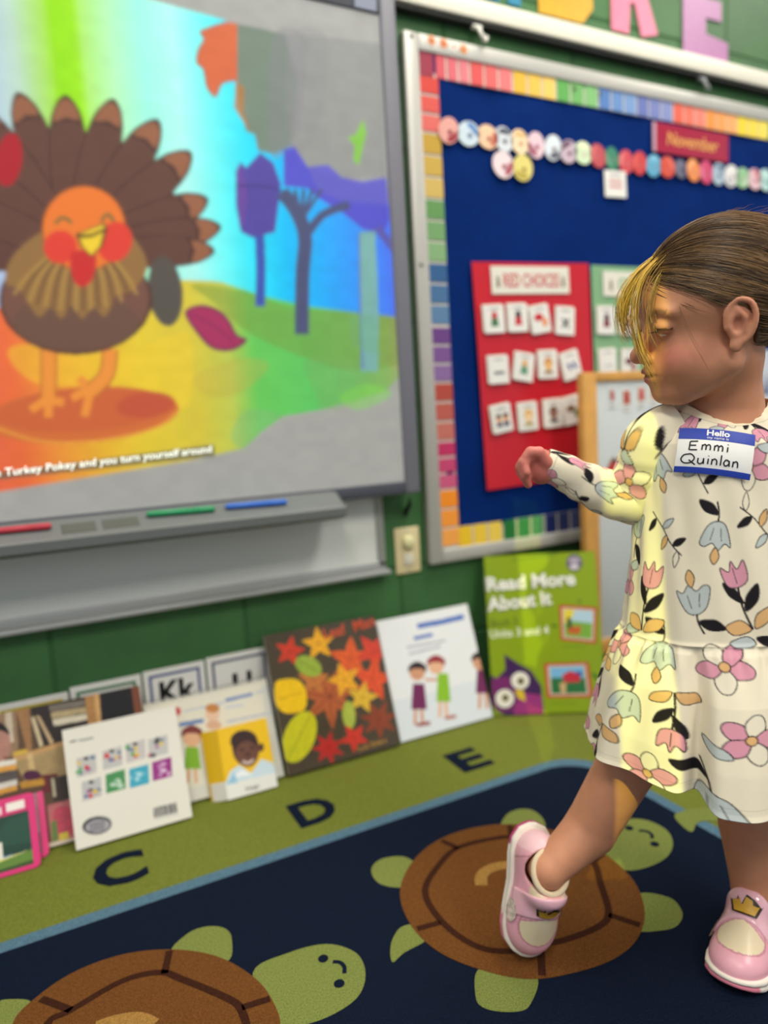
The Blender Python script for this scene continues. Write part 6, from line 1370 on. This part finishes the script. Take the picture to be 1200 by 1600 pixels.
cu[(x < 0.0) & (x > -0.03) & (z > 0.064)] = lin((226, 206, 172)); inside_ = sd_cap(Vu, (-0.037, 0, 0.034), (-0.046, 0, 0.14), 0.023, 0.036) < 0.0025; cu[inside_] = lin((222, 160, 160))
scf = np.random.default_rng(2).random(len(Vu)); 
for k in range(10):
    a = 0.045+0.035*math.sin(k*2.4); b = 0.036*math.cos(k*1.7); g_ = np.exp(-(((x-a)/0.004)**2+((y-b)/0.003)**2+((z-0.019)/0.002)**2)); cu = cu*(1-0.45*g_[:, None])+lin((150, 100, 96))*0.45*g_[:, None]
me_upper = fast_mesh('shoe', Vu, Fu, mat('shoe_leather', attr='Col', rough=0.35, spec=0.4, coat=0.15), True, cu)
# sole
xs = np.concatenate([-0.086*np.cos(np.linspace(0, PI/2, 26)), 0.086*np.sin(np.linspace(0, PI/2, 26))[1:]]); out_ = np.concatenate([np.stack([xs, half_w(xs)], 1), np.stack([xs, -half_w(xs)], 1)[::-1][1:-1]]); n_ = len(out_)
nrm = np.stack([np.gradient(np.r_[out_[-1:, 1], out_[:, 1], out_[:1, 1]])[1:-1], -np.gradient(np.r_[out_[-1:, 0], out_[:, 0], out_[:1, 0]])[1:-1]], 1); nrm /= np.linalg.norm(nrm, axis=1)[:, None]+1e-9
cxy = out_.mean(0); sg = np.sign(((out_-cxy)*nrm).sum(1)); nrm *= sg[:, None]
lev = [(0.0, -0.003), (0.002, 0.0005), (0.006, 0.0028), (0.010, 0.0020), (0.0115, 0.0008), (0.013, 0.0022), (0.017, 0.0024), (0.0195, 0.0005), (0.0195, -0.010)]
def rock(x_): return 0.010*np.clip((x_-0.045)/0.041, 0, 1)**2+0.003*np.clip((-0.06-x_)/0.026, 0, 1)
V = []; C_ = []
for z_, o_ in lev:
    pp = out_+nrm*o_; zz = z_+rock(out_[:, 0])*(1-z_/0.03); V.append(np.stack([pp[:, 0], pp[:, 1], zz], 1))
    c = np.tile(lin((238, 228, 214)), (n_, 1)); pk = (out_[:, 0] > 0.030+0.5*(z_-0.006)) & (out_[:, 1] < 0.030) & (z_ < 0.0125); c[pk] = lin((224, 130, 150)); hk = (out_[:, 0] < -0.055) & (z_ > 0.003) & (z_ < 0.011); c[hk] = lin((176, 56, 112)); C_.append(c)
V = np.concatenate(V+[[(0, 0, 0.0)], [(0, 0, 0.019)]]); C_ = np.concatenate(C_+[np.tile(lin((236, 200, 206)), (2, 1))]); m_ = len(lev)
Fs_ = grid_faces(n_, m_, True); i = np.arange(n_); capb = np.stack([np.full(n_, n_*m_), (i+1) % n_, i, i], 1); me_sole = fast_mesh('sole', V, Fs_, mat('sole_rubber', attr='Col', rough=0.45, spec=0.4), True, C_)
bm = bmesh.new(); bm.from_mesh(me_sole); bm.verts.ensure_lookup_table(); bm.faces.new([bm.verts[k] for k in range(n_)]); bmesh.ops.recalc_face_normals(bm, faces=bm.faces); bm.to_mesh(me_sole); bm.free()
# strap: a glossy band hugging the instep
def strap_sdf(p):
    s_ = upper_sdf(p)-0.0026; w_ = np.abs(p[:, 0]-(0.007-0.05*(p[:, 2]-0.05)))-0.0165; return smax(smax(s_, w_, 0.002), 0.030-p[:, 2], 0.003)
def strap_full(p): return smax(strap_sdf(p), -(upper_sdf(p)+0.001), 0.0005)
Vst, Fst = surface_nets(strap_sdf, (-0.10, -0.055, 0.0), (0.10, 0.055, 0.10), 0.0014); keep = (sd_cap(Vst, (-0.037, 0, 0.034), (-0.046, 0, 0.14), 0.0225, 0.0355) > -0.0005); kf = keep[Fst].all(1); Vst = relax(Vst, Fst, 1, 0.4)
me_strap = fast_mesh('strap', Vst, Fst[kf], mat('strap_patent', (240, 186, 198), 0.14, 0.5, coat=0.6), True)
# padded collar around the opening
cpts = []
for a in np.linspace(0, 2*PI, 40, endpoint=False):
    zc = 0.0735+0.0075*math.cos(a); tt_ = (zc-0.034)/0.106; r_ = 0.0215+0.012*tt_; cpts.append((-0.037-0.009*tt_+r_*math.cos(a), r_*math.sin(a)*0.92, zc))
me_col = tube_mesh('collar', cpts, 0.0042, mat('collar_knit', (226, 206, 172), 0.9, bump=0.5, bscale=900), 10, True)
# crown emblem, outline under gold
cr = [(-.48, -.32), (.48, -.32), (.66, .20), (.40, -.08), (.30, .34), (.15, -.06), (0, .44), (-.15, -.06), (-.30, .34), (-.40, -.08), (-.66, .20)]
def crown(name, s_, grow, c, lift):
    Pc = np.array(cr, float)
    cen_ = Pc.mean(0); nrm_ = Pc-cen_; Pc = Pc+nrm_/np.linalg.norm(nrm_, axis=1)[:, None]*grow
    Q = []
    for i_ in range(len(Pc)):
        for t_ in np.linspace(0, 1, 4, endpoint=False): Q.append(Pc[i_]*(1-t_)+Pc[(i_+1) % len(Pc)]*t_)
    bm_ = bmesh.new(); vs2 = [bm_.verts.new((q_[0]*s_, q_[1]*s_, 0)) for q_ in Q]; bm_.faces.new(vs2); bmesh.ops.triangulate(bm_, faces=bm_.faces)
    bmesh.ops.subdivide_edges(bm_, edges=bm_.edges, cuts=2, use_grid_fill=True)
    # emblem lies on the strap crest: its width across the foot, its top towards the ankle
    c0 = np.array([[0.010, 0, 0.10]])
    for _ in range(60): c0[0, 2] -= max(float(upper_sdf(c0)[0])-0.0026, 0.0)*0.7
    n0 = np.array([float(upper_sdf(c0+np.array([[0.001, 0, 0]]))[0]-upper_sdf(c0-np.array([[0.001, 0, 0]]))[0]), 0, float(upper_sdf(c0+np.array([[0, 0, 0.001]]))[0]-upper_sdf(c0-np.array([[0, 0, 0.001]]))[0])]); n0 /= np.linalg.norm(n0)
    t0 = np.array([-n0[2], 0, n0[0]])
    for v_ in bm_.verts:
        pq = c0+np.array([[0, -v_.co.x, 0]])+t0*v_.co.y+n0*0.03
        for _ in range(60): pq -= n0*max(float(upper_sdf(pq)[0])-0.0026-lift, 0.0)*0.7
        v_.co = Vector(pq[0])
    me_ = bpy.data.meshes.new(name); bm_.to_mesh(me_); bm_.free(); me_.materials.append(mat(name, c, 0.4)); return me_
me_c0 = crown('crown_outline', 0.0265, 0.12, (52, 36, 22), 0.0016); me_c1 = crown('crown_gold', 0.0265, 0.0, (206, 158, 52), 0.0025)
# round side patch
def patch(side):
    V_ = []; F_ = []
    for rr2 in np.linspace(0, 1, 5):
        for a in np.linspace(0, 2*PI, 18, endpoint=False):
            px_ = 0.020+0.015*rr2*math.cos(a); pz_ = 0.034+0.010*rr2*math.sin(a); pq = np.array([[px_, side*0.06, pz_]])
            for _ in range(40): pq[0, 1] -= side*max(float(upper_sdf(pq)[0])-0.0034, 0)*0.7
            V_.append(pq[0])
    return fast_mesh('side_patch', np.array(V_), grid_faces(18, 5, True), mat('side_patch', (206, 190, 176), 0.3, noise=0.35, nscale=220, coat=0.4), True)
pm = [patch(1), patch(-1)]
for fr, lbl in ((SHP, 'pink shoe planted flat on the rug'), (SHK, 'pink shoe tipped onto its toe')):
    o_, t_, l_, u_ = fr; sh = obj('shoe', me_upper, person); sh.matrix_parent_inverse = Matrix.Translation(-person.location)
    sh.matrix_basis = Matrix(((t_[0], l_[0], u_[0], o_[0]), (t_[1], l_[1], u_[1], o_[1]), (t_[2], l_[2], u_[2], o_[2]), (0, 0, 0, 1))); sh['label'] = lbl
    for nm, me_ in (('sole', me_sole), ('strap', me_strap), ('collar', me_col), ('crown_outline', me_c0), ('crown_emblem', me_c1), ('side_patch', pm[0]), ('side_patch', pm[1])): obj(nm, me_, sh)
